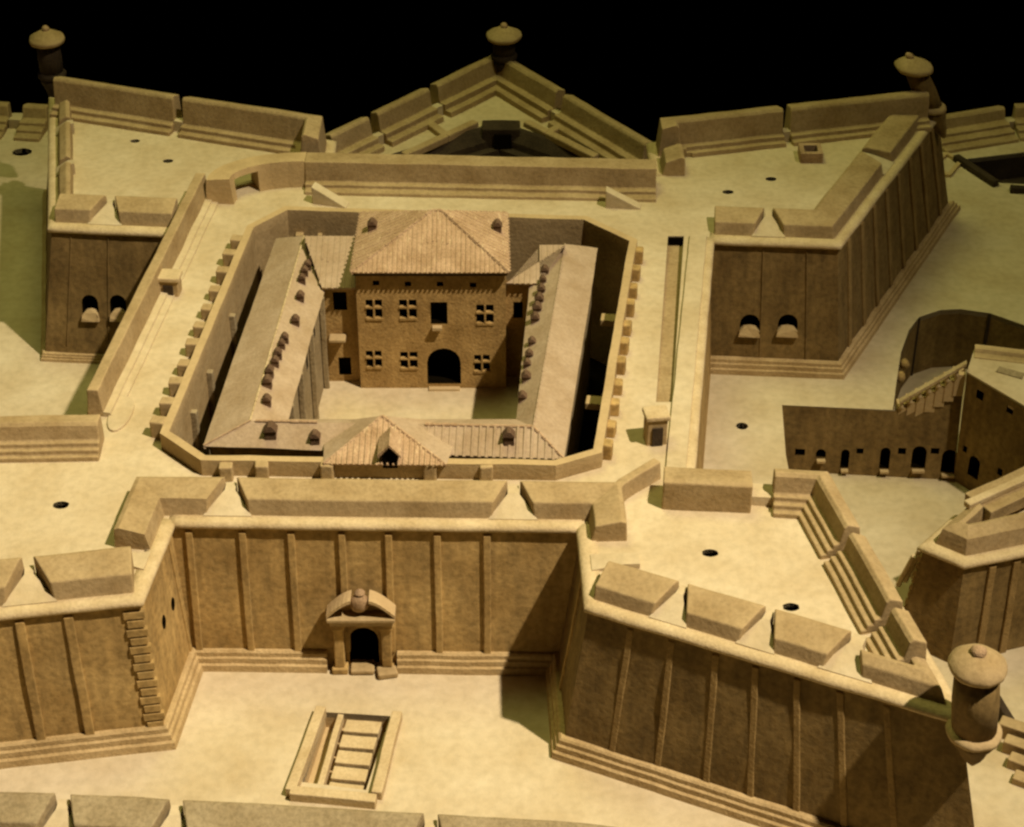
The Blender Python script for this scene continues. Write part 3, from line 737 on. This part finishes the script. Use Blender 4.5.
for s in (-1, 1):
    q = [(dx+s*(w_+.035), dy-.03, (ZE+.10)+.06), (dx, dy-.03, (ZE+.10)+.175), (dx, dy+.24, (ZE+.10)+.175), (dx+s*(w_+.035), dy+.24, (ZE+.10)+.06)]
    hexa(bm, q, [(x, y, z+.022) for x, y, z in q])
build('dormer_roof', bm, 'tile', dm)
for x, y, s_ in ((271, 436, 1.5), (315, 441, 1.2), (509, 441, 1.4)):
    p = on_slope(x, y, [b0, b1, a1]); dorm(t, p, s_, 'chim')

# ------------------------------------------------------------------ palace
t = empty('palace', (-.76, 0, .5), 'tall two storey palace with pyramid roof and dark arched doorway behind the courtyard', 'building')
zE = 1.85; x0 = P(361, 388, .5).x; x1 = P(506, 388, .5).x; yf = P(430, 388, .5).y; yb_ = yf+1.05
up = .0
q = [(x0, yf, .5), (x1, yf, .5), (x1+.0, yf+.02, zE), (x0-.0, yf+.02, zE)]
wins = [(374, 309, .155, .205, 'rect'), (408, 309, .165, .205, 'rect'), (485, 314, .165, .205, 'rect'), (374, 359, .15, .185, 'rect'), (409, 360, .165, .185, 'rect'), (482, 363, .15, .185, 'rect')]
oth = [(439, 313, .16, .24, 'rect'), (444, 366, .325, .405, 'arch')]
small = [(376, 283, .06, .05, 'rect'), (408, 284, .06, .05, 'rect'), (440, 284, .06, .05, 'rect'), (473, 285, .06, .05, 'rect')]
bm = NB(); lp, n, tt, w = skin(bm, q, wins+oth+small)
face(bm, [(x0, yf, .5), (x0, yb_, .5), (x0, yb_, zE), (x0, yf+.02, zE)]); face(bm, [(x1, yf, .5), (x1, yb_, .5), (x1, yb_, zE), (x1, yf+.02, zE)])
face(bm, [(x0, yb_, .5), (x1, yb_, .5), (x1, yb_, zE), (x0, yb_, zE)]); face(bm, [(x0, yf+.02, zE-.002), (x1, yf+.02, zE-.002), (x1, yb_, zE-.002), (x0, yb_, zE-.002)])
build('wall', bm, 'pal', t)
for i, l in enumerate(lp):
    c = sum(l[:4] if len(l) == 4 else l, V())/len(l)
    if i < 6:
        wn = niche('window', l, n, .06, t)
        ww, hh = wins[i][2], wins[i][3]; bm = NB(); y = c.y
        def bar(xa, xb, za, zb): hexa(bm, [(xa, y-.012, za), (xb, y-.012, za), (xb, y+.03, za), (xa, y+.03, za)], [(xa, y-.012, zb), (xb, y-.012, zb), (xb, y+.03, zb), (xa, y+.03, zb)])
        bar(c.x-.008, c.x+.008, c.z-hh/2, c.z+hh/2); bar(c.x-ww/2, c.x+ww/2, c.z+.008, c.z+.026)
        build('mullion', bm, 'pal', wn, jit=.003)
        bm = NB(); bar(c.x-ww/2, c.x+ww/2, c.z-hh/2-.02, c.z-hh/2+.004); build('sill', bm, 'pal', wn, jit=.003)
    elif i == 6:
        wn = niche('balcony_door', l, n, .12, t); bm = NB(); box(bm, (c.x-.02, c.y-.03, c.z-.165), .09, .06, .03); build('sill', bm, 'stone', wn, jit=.004)
    elif i == 7:
        wn = niche('arched_door', l, n, .35, t); bm = NB(); box(bm, (c.x, c.y-.03, .5), .3, .06, .02); build('threshold', bm, 'stone', wn)
    else: niche('attic_vent', l, n, .06, t)
ov = .035
e0 = V((x0-ov, yf-ov-.03, zE)); e1 = V((x1+ov, yf-ov-.03, zE)); e2 = V((x1+ov-.02, yb_+ov, zE)); e3 = V((x0-ov+.02, yb_+ov, zE))
pa = V((P(432, 207, 2.19).x, (e0.y+e2.y)/2-.02, 2.20)); pb = V((P(442, 207, 2.19).x, pa.y, 2.20))
bm = NB(); slope(bm, [e0, e1, pb, pa], .046, .009); slope(bm, [e1, e2, pb], .06, .006); slope(bm, [e2, e3, pa, pb], .06, .006); slope(bm, [e3, e0, pa], .06, .006)
rf_ = build('roof', bm, 'tile', t)
bm = NB(); ridge(bm, e0, pa, .014); ridge(bm, e1, pb, .018); ridge(bm, pa, pb, .014); build('ridge_tiles', bm, 'tile', rf_)
bm = NB(); prism(bm, [(e0.x+.02, e0.y+.02), (e1.x-.02, e1.y+.02), (e2.x-.02, e2.y-.02), (e3.x+.02, e3.y-.02)], zE-.05, zE-.012); build('eave', bm, 'soot', t)  # dark slab: shade under the roof edge put into its colour
for x, y in ((373, 229), (497, 230)):
    pl = [e3, e0, pa] if x < 420 else [e1, e2, pb]
    dorm(rf_, on_slope(x, y, pl), 1.25)
# side links
for s, xa, xb in ((-1, Li0.x-.05, x0), (1, x1, Ri0.x+.08)):
    yl = yf+.12 if s < 0 else yf+.2
    bm = NB(); zz = 1.60; q = [(xa, yl, .5), (xb, yl, .5), (xb, yl, zz), (xa, yl, zz)]
    hs = [(340, 301, .13, .2, 'rect'), (345, 366, .12, .2, 'rect')] if s < 0 else [(518, 310, .09, .18, 'rect')]
    lp, n, tt, w = skin(bm, q, hs); lk = build('side_wing', bm, 'pal', t)
    for l in lp: niche('window', l, n, .06, lk)
    ya = yl-.05; bm = NB(); dz = .24; xo = Lr0.x if s < 0 else Rr0.x
    za = 1.60; top = P(304, 236, 1.80) if s < 0 else P(565, 245, 1.78)
    sl = [V((xa, ya, za)), V((xb, ya, za)), V((xb, top.y, top.z)), V((top.x, top.y, top.z))]
    slope(bm, sl, .055, .006)
    sb = [V((xb, top.y+.4, za-.05)), V((top.x, top.y+.4, za-.05)), V((top.x, top.y, top.z)), V((xb, top.y, top.z))]
    slope(bm, sb, 0)
    build('side_roof', bm, 'roof', lk)
    if s < 0:
        bm = NB(); c = P(353, 333, .98); box(bm, (xa+.12, yl-.06, 1.02), .16, .12, .035); build('door_canopy', bm, 'stone', lk, bevel=.008)

# ------------------------------------------------------------------ sentry turrets
TG = 'round sentry turrets at the salients'
def turret(c, r, h, label, tilt=None, drop=.38, k=1.0, dome=.12, wob=.05, body='grey', cap=1.16):
    t = empty('sentry_turret', c, label, 'turret', TG)
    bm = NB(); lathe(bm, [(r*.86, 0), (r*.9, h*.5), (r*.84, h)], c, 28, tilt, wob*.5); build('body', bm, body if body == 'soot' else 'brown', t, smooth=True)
    bm = NB(); lathe(bm, [(r*.84, h-.01), (r*(cap-.05), h-.005), (r*cap, h+.025), (r*(cap-.04), h+.05), (r*.8, h+.055+dome*.45), (r*.35, h+.055+dome*.9), (r*.02, h+.055+dome)], c, 28, tilt, wob); rf = build('roof', bm, 'stone', t, smooth=True)
    z = h+.05+dome
    bm = NB(); lathe(bm, [(r*.3, z-.02), (r*.3, z+.02), (r*.16, z+.045), (r*.02, z+.05)], c, 14, tilt, .15); build('finial', bm, 'worn', rf, smooth=True)
    bm = NB(); lathe(bm, [(r*.9, -.035), (r*1.06, -.02), (r*1.08, .015), (r*.88, .04)], c, 28, tilt, wob); build('ring', bm, 'stone' if body == 'grey' else body, t, smooth=True)
    bm = NB(); lathe(bm, [(r*.1, -drop), (r*.45, -drop*.72), (r*.62, -drop*.45), (r*.9, -drop*.2), (r*.92, -.03)], c, 24, tilt, .12); build('corbel', bm, body if body == 'soot' else 'brown', t, smooth=True)
    bm = NB(); a = -1.2; rr = r*.86
    hexa(bm, [(c[0]+rr*math.cos(a)-.02, c[1]+rr*math.sin(a)-.014, c[2]+h*.45), (c[0]+rr*math.cos(a)+.02, c[1]+rr*math.sin(a)-.004, c[2]+h*.45), (c[0]+rr*math.cos(a)+.02, c[1]+rr*math.sin(a)+.05, c[2]+h*.45), (c[0]+rr*math.cos(a)-.02, c[1]+rr*math.sin(a)+.05, c[2]+h*.45)],
         [(c[0]+rr*math.cos(a)-.02, c[1]+rr*math.sin(a)-.014, c[2]+h*.62), (c[0]+rr*math.cos(a)+.02, c[1]+rr*math.sin(a)-.004, c[2]+h*.62), (c[0]+rr*math.cos(a)+.02, c[1]+rr*math.sin(a)+.05, c[2]+h*.62), (c[0]+rr*math.cos(a)-.02, c[1]+rr*math.sin(a)+.05, c[2]+h*.62)])
    return t
turret((*P2(974, 731, H-.04), H-.04), .186, .60, 'near round sentry turret with a shallow lid roof at the right bastion tip', drop=.33, tilt=(-.09, 0), dome=.10, cap=1.12)
turret((*P2(52, 74, 1.62), 1.62), .15, .40, 'pale capped sentry turret above the far left bastion tip, dark against black', dome=.09, body='soot', cap=1.34)  # shaft colour carries the painted shade of the cap
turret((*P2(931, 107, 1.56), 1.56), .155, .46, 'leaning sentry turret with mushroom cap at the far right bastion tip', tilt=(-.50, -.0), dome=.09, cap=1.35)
turret((*P2(504, 56, 1.18), 1.18), .15, .24, 'central sentry turret whose pale cap floats above the rear ravelin apex', dome=.09, body='soot', cap=1.42)  # cap's shade painted into the shaft colour here too

# ------------------------------------------------------------------ rear ravelin
RZ = .82
t = empty('ravelin', (-.1, 5.6, 0), 'triangular rear outwork with stepped parapets rising to a point behind the fort', 'ravelin')
rt = RZ+.33
Ra = P2(318, 132, rt); Rb = P2(499, 46, rt); Rc = P2(660, 140, rt)
rav = [Rc, Rb, Ra]
walls(rav, t, .1, z1=RZ)
in_l = P2(345, 168, RZ); in_b = P2(500, 121, RZ); in_r = P2(640, 168, RZ)
flat_floor('floor', [Rc, Rb, Ra, (Ra[0], 2.9), in_l, in_b, in_r, (Rc[0], 2.9)], RZ, 'floor', t, thick=.25)
flat_floor('inner_court', [(Ra[0], 2.7), (Rc[0], 2.7), in_r, in_b, in_l], RZ-.33, 'brown', t, thick=.1)
L1 = plen([Rc, Rb]); 
gs = [s_of(rav, x, y, rt) for x, y in ((574, 90), (432, 88), (371, 116))]
parapet(rav, RZ, gs, t, STEPS(.32, .36, .22, 2, .09, .07), wo=.16, wi=.12, T=.3, mat='stone')
# dark V wall and traverses of the inner redoubt
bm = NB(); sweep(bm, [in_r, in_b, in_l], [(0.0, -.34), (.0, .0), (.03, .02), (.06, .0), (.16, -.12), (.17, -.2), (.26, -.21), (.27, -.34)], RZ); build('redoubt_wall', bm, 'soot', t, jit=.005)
for pts in (((476, 127), (446, 141), (424, 124)), ((446, 141), (404, 160)), ((526, 127), (548, 138), (568, 128)), ((548, 138), (596, 162))):
    for k in range(len(pts)-1):
        bm = NB(); a = P(*pts[k], RZ-.02); b = P(*pts[k+1], RZ-.02); beam(bm, a, b, .10, .09); build('traverse', bm, 'stone', t, bevel=.015, jit=.008)
bm = NB(); c = P2(501, 131, RZ+.02); box(bm, (c[0], c[1]+.12, RZ-.33), .44, .24, .37); kp = build('gatehouse', bm, 'soot', t, bevel=.01, jit=.006)
bm = NB(); box(bm, (c[0]+.02, c[1]-.012, RZ-.33), .20, .03, .31); build('door', bm, 'dark', kp)

# ------------------------------------------------------------------ covered way beyond the fort
CG = 'parapets of the covered way beyond the fort'
def covered(label, pts, gaps, hh=.26):
    t = empty('covered_way_parapet', (pts[0][0], pts[0][1], 0), label, 'parapet', CG)
    parapet(pts, 0, gaps, t, STEPS(hh, hh+.03, .22, 3, .12, .045), wo=.25, wi=.16, T=.3)
a = P2(1100, 96, .28); b = P2(1010, 99, .28); c = P2(925, 112, .28)
pth = [a, b, c]
covered('low parapet of the covered way at the far right, broken by one notch', pth, [s_of(pth, 1004, 100, .28)])
a = P2(52, 100, .28); c = P2(-80, 92, .28); pth = [a, c]
covered('low parapet of the covered way at the far left beside the bastion', pth, [s_of(pth, 22, 96, .28)])
def lowwall(name, a, b, h, w, label, z=0.0, mat='wall'):
    t = empty(name, (a[0], a[1], z), label, 'wall'); bm = NB(); beam(bm, (*a, z-.02), (*b, z-.02), w, h); build('body', bm, mat, t, bevel=.01, jit=.006); return t
lowwall('low_wall', P2(955, 160, 0), P2(996, 187, 0), .10, .09, 'short slanting low wall in front of the dark far right ditch', mat='soot')
lowwall('low_wall', P2(1010, 192, 0), P2(1060, 194, 0), .10, .09, 'low dark wall stub touching the right edge beside the far ditch', mat='soot')
t = empty('kerb_ring', (*P2(946, 166, 0), 0), 'small diamond shaped kerb on the ground beside the far right bastion', 'kerb')
bm = NB(); dm_ = [P(932, 168, -.01), P(946, 156, -.01), P(960, 164, -.01), P(948, 178, -.01)]
for i in range(4): beam(bm, dm_[i], dm_[(i+1) % 4], .05, .05)
build('kerb', bm, 'stone', t, jit=.004)

# ------------------------------------------------------------------ arcaded ditch wall at the right
t = empty('arcaded_wall', (3.6, 0, LOW), 'long ditch wall on the right pierced by a row of dark arched doorways', 'wall')
w0 = P2(782, 405, 0); w1 = (3.83, .02); w2 = (4.47, -.06); w3 = (5.75, -1.75)
bm = NB()
zt = .52
b0_ = (w0[0], w0[1]-.1); b1_ = (w1[0], w1[1]-.08); b2_ = (w2[0]+.02, w2[1]-.05)
doors = [(800, 453, .09, .06, 'rect'), (822, 455, .11, .14, 'arch'), (845, 459, .10, .22, 'arch'), (860, 452, .07, .06, 'rect'), (884.5, 458, .12, .25, 'arch')]
# one plane from the left end to the corner
dw = [(800, 452, .10, .07, 'rect'), (821, 453, .10, .09, 'arch'), (845, 458.5, .085, .21, 'arch'), (860, 451, .07, .06, 'rect'), (885, 458, .10, .24, 'arch'), (902, 451, .08, .07, 'rect'), (919, 457, .145, .25, 'arch'), (935, 451, .085, .065, 'rect'), (949, 461, .15, .26, 'arch')]
q = [V((*b0_, LOW)), V((*b2_, LOW)), V((w2[0], w2[1]+.04, zt)), V((*w0, 0))]
# sloped outline: ground level until the steps, then rising to the corner
def quadskin(bm, pts, holes):
    bl, br = V(pts[0]), V(pts[1]); n = (br-bl).cross(V(pts[-1])-bl).normalized(); tt = (br-bl).normalized(); w = n.cross(tt)
    if w.z < 0: w = -w
    pts = [V(p)-n*((V(p)-bl).dot(n)) for p in pts]
    loops = []
    for (px, py, ww, hh, kind) in holes:
        c = on_plane(px, py, bl, n); loops.append([c+tt*x+w*y for x, y in loop_shape(kind, ww, hh)])
    polys = [pts]+loops; fl_ = [p for l in polys for p in l]; vs = [bm.verts.new(p) for p in fl_]
    for tri in tessellate_polygon([[V(((p-bl).dot(tt), (p-bl).dot(w), 0)) for p in l] for l in polys]): bm.faces.new([vs[i] for i in tri])
    return loops, n
lp, n = quadskin(bm, [(*b0_, LOW), (*b2_, LOW), (w2[0], w2[1], zt), (w1[0]+.02, w1[1], .02), (*w1, 0), (*w0, 0)], dw)
lp2, n2 = quadskin(bm, [(*b2_, LOW), (w3[0], w3[1]-.05, LOW), (w3[0], w3[1], zt), (w2[0], w2[1], zt)], [(980, 395, .09, .1, 'rect'), (1010, 410, .08, .08, 'rect'), (974, 467, .14, .25, 'arch'), (1000, 472, .06, .08, 'rect'), (965, 449, .05, .07, 'rect')])
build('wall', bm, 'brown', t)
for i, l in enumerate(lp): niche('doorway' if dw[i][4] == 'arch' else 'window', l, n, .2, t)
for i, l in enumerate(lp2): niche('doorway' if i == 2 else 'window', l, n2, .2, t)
for i, l in enumerate(lp):
    if dw[i][4] == 'arch':
        c = sum(l, V())/len(l); lo = min(p.z for p in l); bm = NB(); box(bm, (c.x, c.y-.05, lo-.035), dw[i][2]*.85, .05, .025); build('doorstep', bm, 'stone', t)
# platform on top with its kerb
pf = [w2, w3, (6.6, -1.0), (5.9, .1), (4.62, .36)]
bm = NB(); prism(bm, [(p[0]*1.0, p[1]+.004) for p in pf], zt-.1, zt+.02); build('platform', bm, 'floor', t, jit=.003, cell=.3)
bm = NB(); prism(bm, [(4.95, .0), (6.0, -1.6), (6.6, -1.0), (5.9, .1), (4.85, .28)], LOW, zt-.1); build('platform_body', bm, 'soot', t)
bm = NB(); sweep(bm, [(5.9, .1), (4.62, .36), (4.47, -.02)][:2], [(0, -.05), (.0, .07), (.08, .07), (.1, .035), (.18, .03), (.19, -.05)], zt); build('kerb', bm, 'stone', t, jit=.004)
bm = NB(); p = P(1010, 375, zt); box(bm, (p.x, p.y, zt), .26, .1, .035, -.5); build('slab', bm, 'grey', t, jit=.004)
# stair parapet with balusters
sa = V((w1[0]+.04, w1[1]+.02, .04)); sb_ = V((w2[0]-.01, w2[1]+.04, zt+.02))
bm = NB(); beam(bm, sa+V((0, 0, .06)), sb_+V((0, 0, .06)), .06, .035); rail = build('stair_rail', bm, 'trim', t, jit=.003)
for k in range(7):
    p = sa.lerp(sb_, (k+.3)/7.2); bm = NB(); lathe(bm, [(.012, -.04), (.022, -.01), (.014, .03), (.02, .065)], p, 8); build('baluster', bm, 'trim', rail)
for k in range(7):
    a = sa.lerp(sb_, k/7); bm = NB(); prism(bm, [(a.x, a.y-.0), (a.x+.1, a.y-.0), (a.x+.1, a.y+.16), (a.x, a.y+.16)], a.z-.25, a.z); build('stair_step', bm, 'stone', t)
# curved ditch wall behind
t = empty('ditch_wall', (4.3, 1.8, LOW), 'dark curved retaining wall sweeping behind the balustraded stairs', 'wall')
bm = NB(); A = [(p[0], p[1]) for p in ARC]
for i in range(len(A)-1):
    q = [(*A[i], LOW), (*A[i+1], LOW), (*A[i+1], -.004), (*A[i], -.004)]; face(bm, q)
bmesh.ops.remove_doubles(bm, verts=bm.verts[:], dist=.001); build('wall', bm, 'brown', t)
for p in ((900, 362), (897, 376)):
    c = P(*p, -.1); bm = NB(); bmesh.ops.create_icosphere(bm, subdivisions=2, radius=.06)
    for v in bm.verts: v.co = v.co+V((c.x+.04, c.y, -.12))
    rough(bm, .03, .2); build('bracket', bm, 'wall', t)
bm = NB()
for i in range(len(A)-1):
    a, b = A[i], A[i+1]
    if i in (3, 6, 8): tube(bm, [(*b, LOW), (*b, -.01)], .02, 6)
build('seam', bm, 'soot', t)
# left side of the sunken area
t = empty('ditch_wall', (2.7, -1, LOW), 'short straight ditch wall under the ground edge beside the near right bastion', 'wall')
bm = NB(); face(bm, [(2.66, -3.3, LOW), (2.66, -.7, LOW), (2.66, -.7, -.005), (2.66, -3.3, -.005)]); face(bm, [(2.66, -.7, LOW), (*PITL[2], LOW), (*PITL[2], -.005), (2.66, -.7, -.005)]); build('wall', bm, 'wall', t)

# ------------------------------------------------------------------ outwork in the lower right
OZ = .35
t = empty('outwork', (4, -2.8, LOW), 'small outwork with brick walls and a heavy parapet at the right edge', 'bastion')
o0 = P2(958, 516, OZ); o1 = P2(925, 545, OZ); o2 = P2(965, 562, OZ); o3 = P2(1024, 545, OZ); o4 = (o3[0]+1.6, o3[1]+.45)
opath = [o0, o1, o2, o4]
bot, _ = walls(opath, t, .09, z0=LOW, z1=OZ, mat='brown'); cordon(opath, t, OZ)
flat_floor('floor', [o0, o1, o2, o4, (o4[0], o4[1]+1.5)], OZ, 'floor', t)
bm = NB(); sweep(bm, [o0, o1, o2, o4], MER(.17, .24, .24), OZ); build('merlon', bm, 'stone', t, bevel=.015, jit=.01)
bm = NB(); beam(bm, P(966, 508, OZ+.2), P(1060, 466, OZ+.2), .08, .06); build('coping', bm, 'trim', t, bevel=.01, jit=.006)
bm = NB(); beam(bm, P(976, 515, OZ+.06), P(1060, 476, OZ+.06), .34, .14); build('inner_bank', bm, 'stone', t, bevel=.01, jit=.012)
lt = plen([o2, o4])
strips((*o2, OZ), (*o4, OZ), (*bot[2], LOW), (*bot[3], LOW), [.28/lt*1.0, .52/lt], t, w=.07, t=.025, z0=LOW, z1=OZ-.1, name='pilaster', mat='rib')
strips((*o0, OZ), (*o1, OZ), (*bot[0], LOW), (*bot[1], LOW), [.3, .62, .93], t, w=.06, t=.03, z0=LOW, z1=OZ-.12, bricks=12, name='brick_band', mat='rib')
t = empty('buttress_ribs', (3.45, -2.2, LOW), 'pale slanting ribs leaning on the left side of the small outwork', 'buttress')
for k in range(3):
    bm = NB(); a = P(898+7*k, 585-4*k, -.45); b = P(914+6*k, 556-6*k, .0); tube(bm, [a, b], .025, 6); build('rib', bm, 'trim', t)
t = empty('stone_steps', (*P2(1000, 760, LOW), LOW), 'low stone steps at the lower right edge below the near turret', 'steps')
bm = NB()
for k in range(4):
    a = P(1003+5*k, 748+16*k, LOW); box(bm, (a.x+.35, a.y, LOW), .8, .12, .16-.03*k, -.5)
build('tread', bm, 'stone', t, bevel=.01, jit=.006)
t = lowwall('low_wall', P2(984, 690, LOW), P2(1012, 735, LOW), .16, .07, 'short dark slanting wall just right of the near turret', z=LOW, mat='soot')

# ------------------------------------------------------------------ sunken stairway in the forecourt
t = empty('sunken_stairway', (*P2(340, 750, 0), 0), 'sunken stairway framed by a low kerb in the forecourt before the gate', 'stairway')
cor = [P2(321, 706, .08), P2(290, 790, .08), P2(376, 798, .08), P2(397, 711, .08)]
def kerb(a, b, w=.085, h=.085):
    bm = NB(); beam(bm, (*a, -.03), (*b, -.03), w, h+.03); build('kerb', bm, 'trim', t, bevel=.008, jit=.005)
a, b, c, d = [V(p) for p in cor]
kerb(a, b); kerb(b, c, .09); kerb(d, c+V((.0, .06)))
shaft('shaft_wall', STx, 0.0, .17, t, 'stone')
for k in range(5):
    u = .10+k*.19; p = V(STx[0]).lerp(V(STx[1]), u+.06).lerp(V(STx[3]).lerp(V(STx[2]), u+.06), .0); q = V(STx[3]).lerp(V(STx[2]), u+.06)
    l = p.lerp(q, .36); r = p.lerp(q, .9); z = -.012-.022*k
    bm = NB(); dd = (V(STx[1])-V(STx[0])).normalized()*.075
    pts = [l-dd, r-dd, r+dd*.85, l+dd*.85]; prism(bm, [tuple(p) for p in pts], -.168, z); build('stair_tread', bm, 'trim', t, bevel=.006, jit=.004)
bm = NB(); l0_ = V(STx[0]).lerp(V(STx[3]), .24); l1_ = V(STx[1]).lerp(V(STx[2]), .26)
beam(bm, (*l0_, -.10), (*l1_, -.13), .05, .09); build('side_ramp', bm, 'trim', t, bevel=.006, jit=.005)

# ------------------------------------------------------------------ foreground parapet
t = empty('parapet_wall', (-1.6, -5.75, 0), 'row of thick parapet blocks cut by the bottom edge of the view', 'parapet')
zt_ = .22
fp = [P2(-120, 792, zt_), P2(60, 795, zt_), P2(300, 808, zt_), P2(560, 823, zt_), P2(700, 840, zt_)]
fp = [(x, y-.33) for x, y in fp]
fg = [s_of(fp, x, y, zt_) for x, y in ((53, 822), (167, 828), (427, 838))]
parapet(fp, 0, fg, t, MER(.16, .22, .38), s0=0, wo=.34, wi=.09, T=.38, mat='grey', jit=.008)

# ------------------------------------------------------------------ small things on the terreplein
def hut(px, py, w, d, h, z, label, rot=0.0, door=True):
    c = P(px, py, z); t = empty('sentry_hut', (c.x, c.y, z), label, 'hut', 'little huts on the ramparts')
    bm = NB(); box(bm, (c.x, c.y, z-.01), w, d, h, rot); build('body', bm, 'stone', t, bevel=.012, jit=.008, cell=.1)
    bm = NB(); box(bm, (c.x, c.y, z+h-.012), w*1.2, d*1.2, .05, rot); build('roof', bm, 'trim', t, bevel=.014, jit=.008, cell=.1)
    bm = NB(); ca, sa = math.cos(rot), math.sin(rot); y_ = -d/2-.004
    box(bm, (c.x-y_*sa, c.y+y_*ca, z), w*.5, .02, h*.7, rot); build('door', bm, 'soot', t)
hut(171, 292, .19, .16, .17, H, 'small square hut perched against the left rampart parapet', -.1)
hut(655, 440, .18, .16, .26, H, 'small square hut on the right walk at the end of the sunken ramp', .15)
c = P(810, 158, H); t = empty('well_head', (c.x, c.y, H), 'small square box with dark open top on the far right bastion floor', 'well')
bm = NB(); w_ = .12
for sx, sy, lx, ly in ((0, -1, .24, .05), (0, 1, .24, .05), (-1, 0, .05, .19), (1, 0, .05, .19)): box(bm, (c.x+sx*.095, c.y+sy*.095, H-.01), lx, ly, .13)
build('kerb', bm, 'worn', t, bevel=.006, jit=.005)
bm = NB(); box(bm, (c.x, c.y, H+.004), .15, .15, .03); build('shaft', bm, 'dark', t)  # black slab in the frame: the box's shadow put into colour

# ------------------------------------------------------------------ light
w = bpy.data.worlds.new('World'); sc.world = w; w.use_nodes = True
w.node_tree.nodes['Background'].inputs[0].default_value = (0, 0, 0, 1); w.node_tree.nodes['Background'].inputs[1].default_value = 0.0
def aim(o, tgt):
    o.rotation_euler = (V(tgt)-o.location).to_track_quat('-Z', 'Y').to_euler()
kd = bpy.data.lights.new('key_spot', 'SPOT'); key = bpy.data.objects.new('key_spot', kd); COL.objects.link(key)
key.location = V((-3.1, -6.2, 0))+V((.46, -.15, .87)).normalized()*45; aim(key, (-3.1, -6.2, 0))
kd.energy = 120000; kd.color = (1.0, .855, .70); kd.spot_size = 2*math.atan(12.2/45); kd.spot_blend = 1.0; kd.shadow_soft_size = .5
ld = bpy.data.lights.new('flood_spot', 'SPOT'); fl2 = bpy.data.objects.new('flood_spot', ld); COL.objects.link(fl2)  # added wide spot at the key's place, stretches its falloff to the far right
fl2.location = key.location.copy(); fl2.rotation_euler = key.rotation_euler.copy()
ld.energy = 17000; ld.color = (1.0, .87, .56); ld.spot_size = 2*math.atan(26/45); ld.spot_blend = 1.0; ld.shadow_soft_size = .5
fd = bpy.data.lights.new('fill_lamp', 'AREA'); fill = bpy.data.objects.new('fill_lamp', fd); COL.objects.link(fill)  # added overhead area light for soft greenish fill, not a known lamp
fill.location = (-2.5, 4.5, 20); aim(fill, (-.5, 0, 0)); fd.energy = 1560; fd.size = 8; fd.color = (.94, .96, .34)
# ------------------------------------------------------------------ render settings
sc.view_settings.view_transform = 'Standard'; sc.view_settings.look = 'None'; sc.view_settings.exposure = 0; sc.view_settings.gamma = 1
sc.render.engine = 'CYCLES'
sc.cycles.filter_width = 2.5
sc.cycles.max_bounces = 5
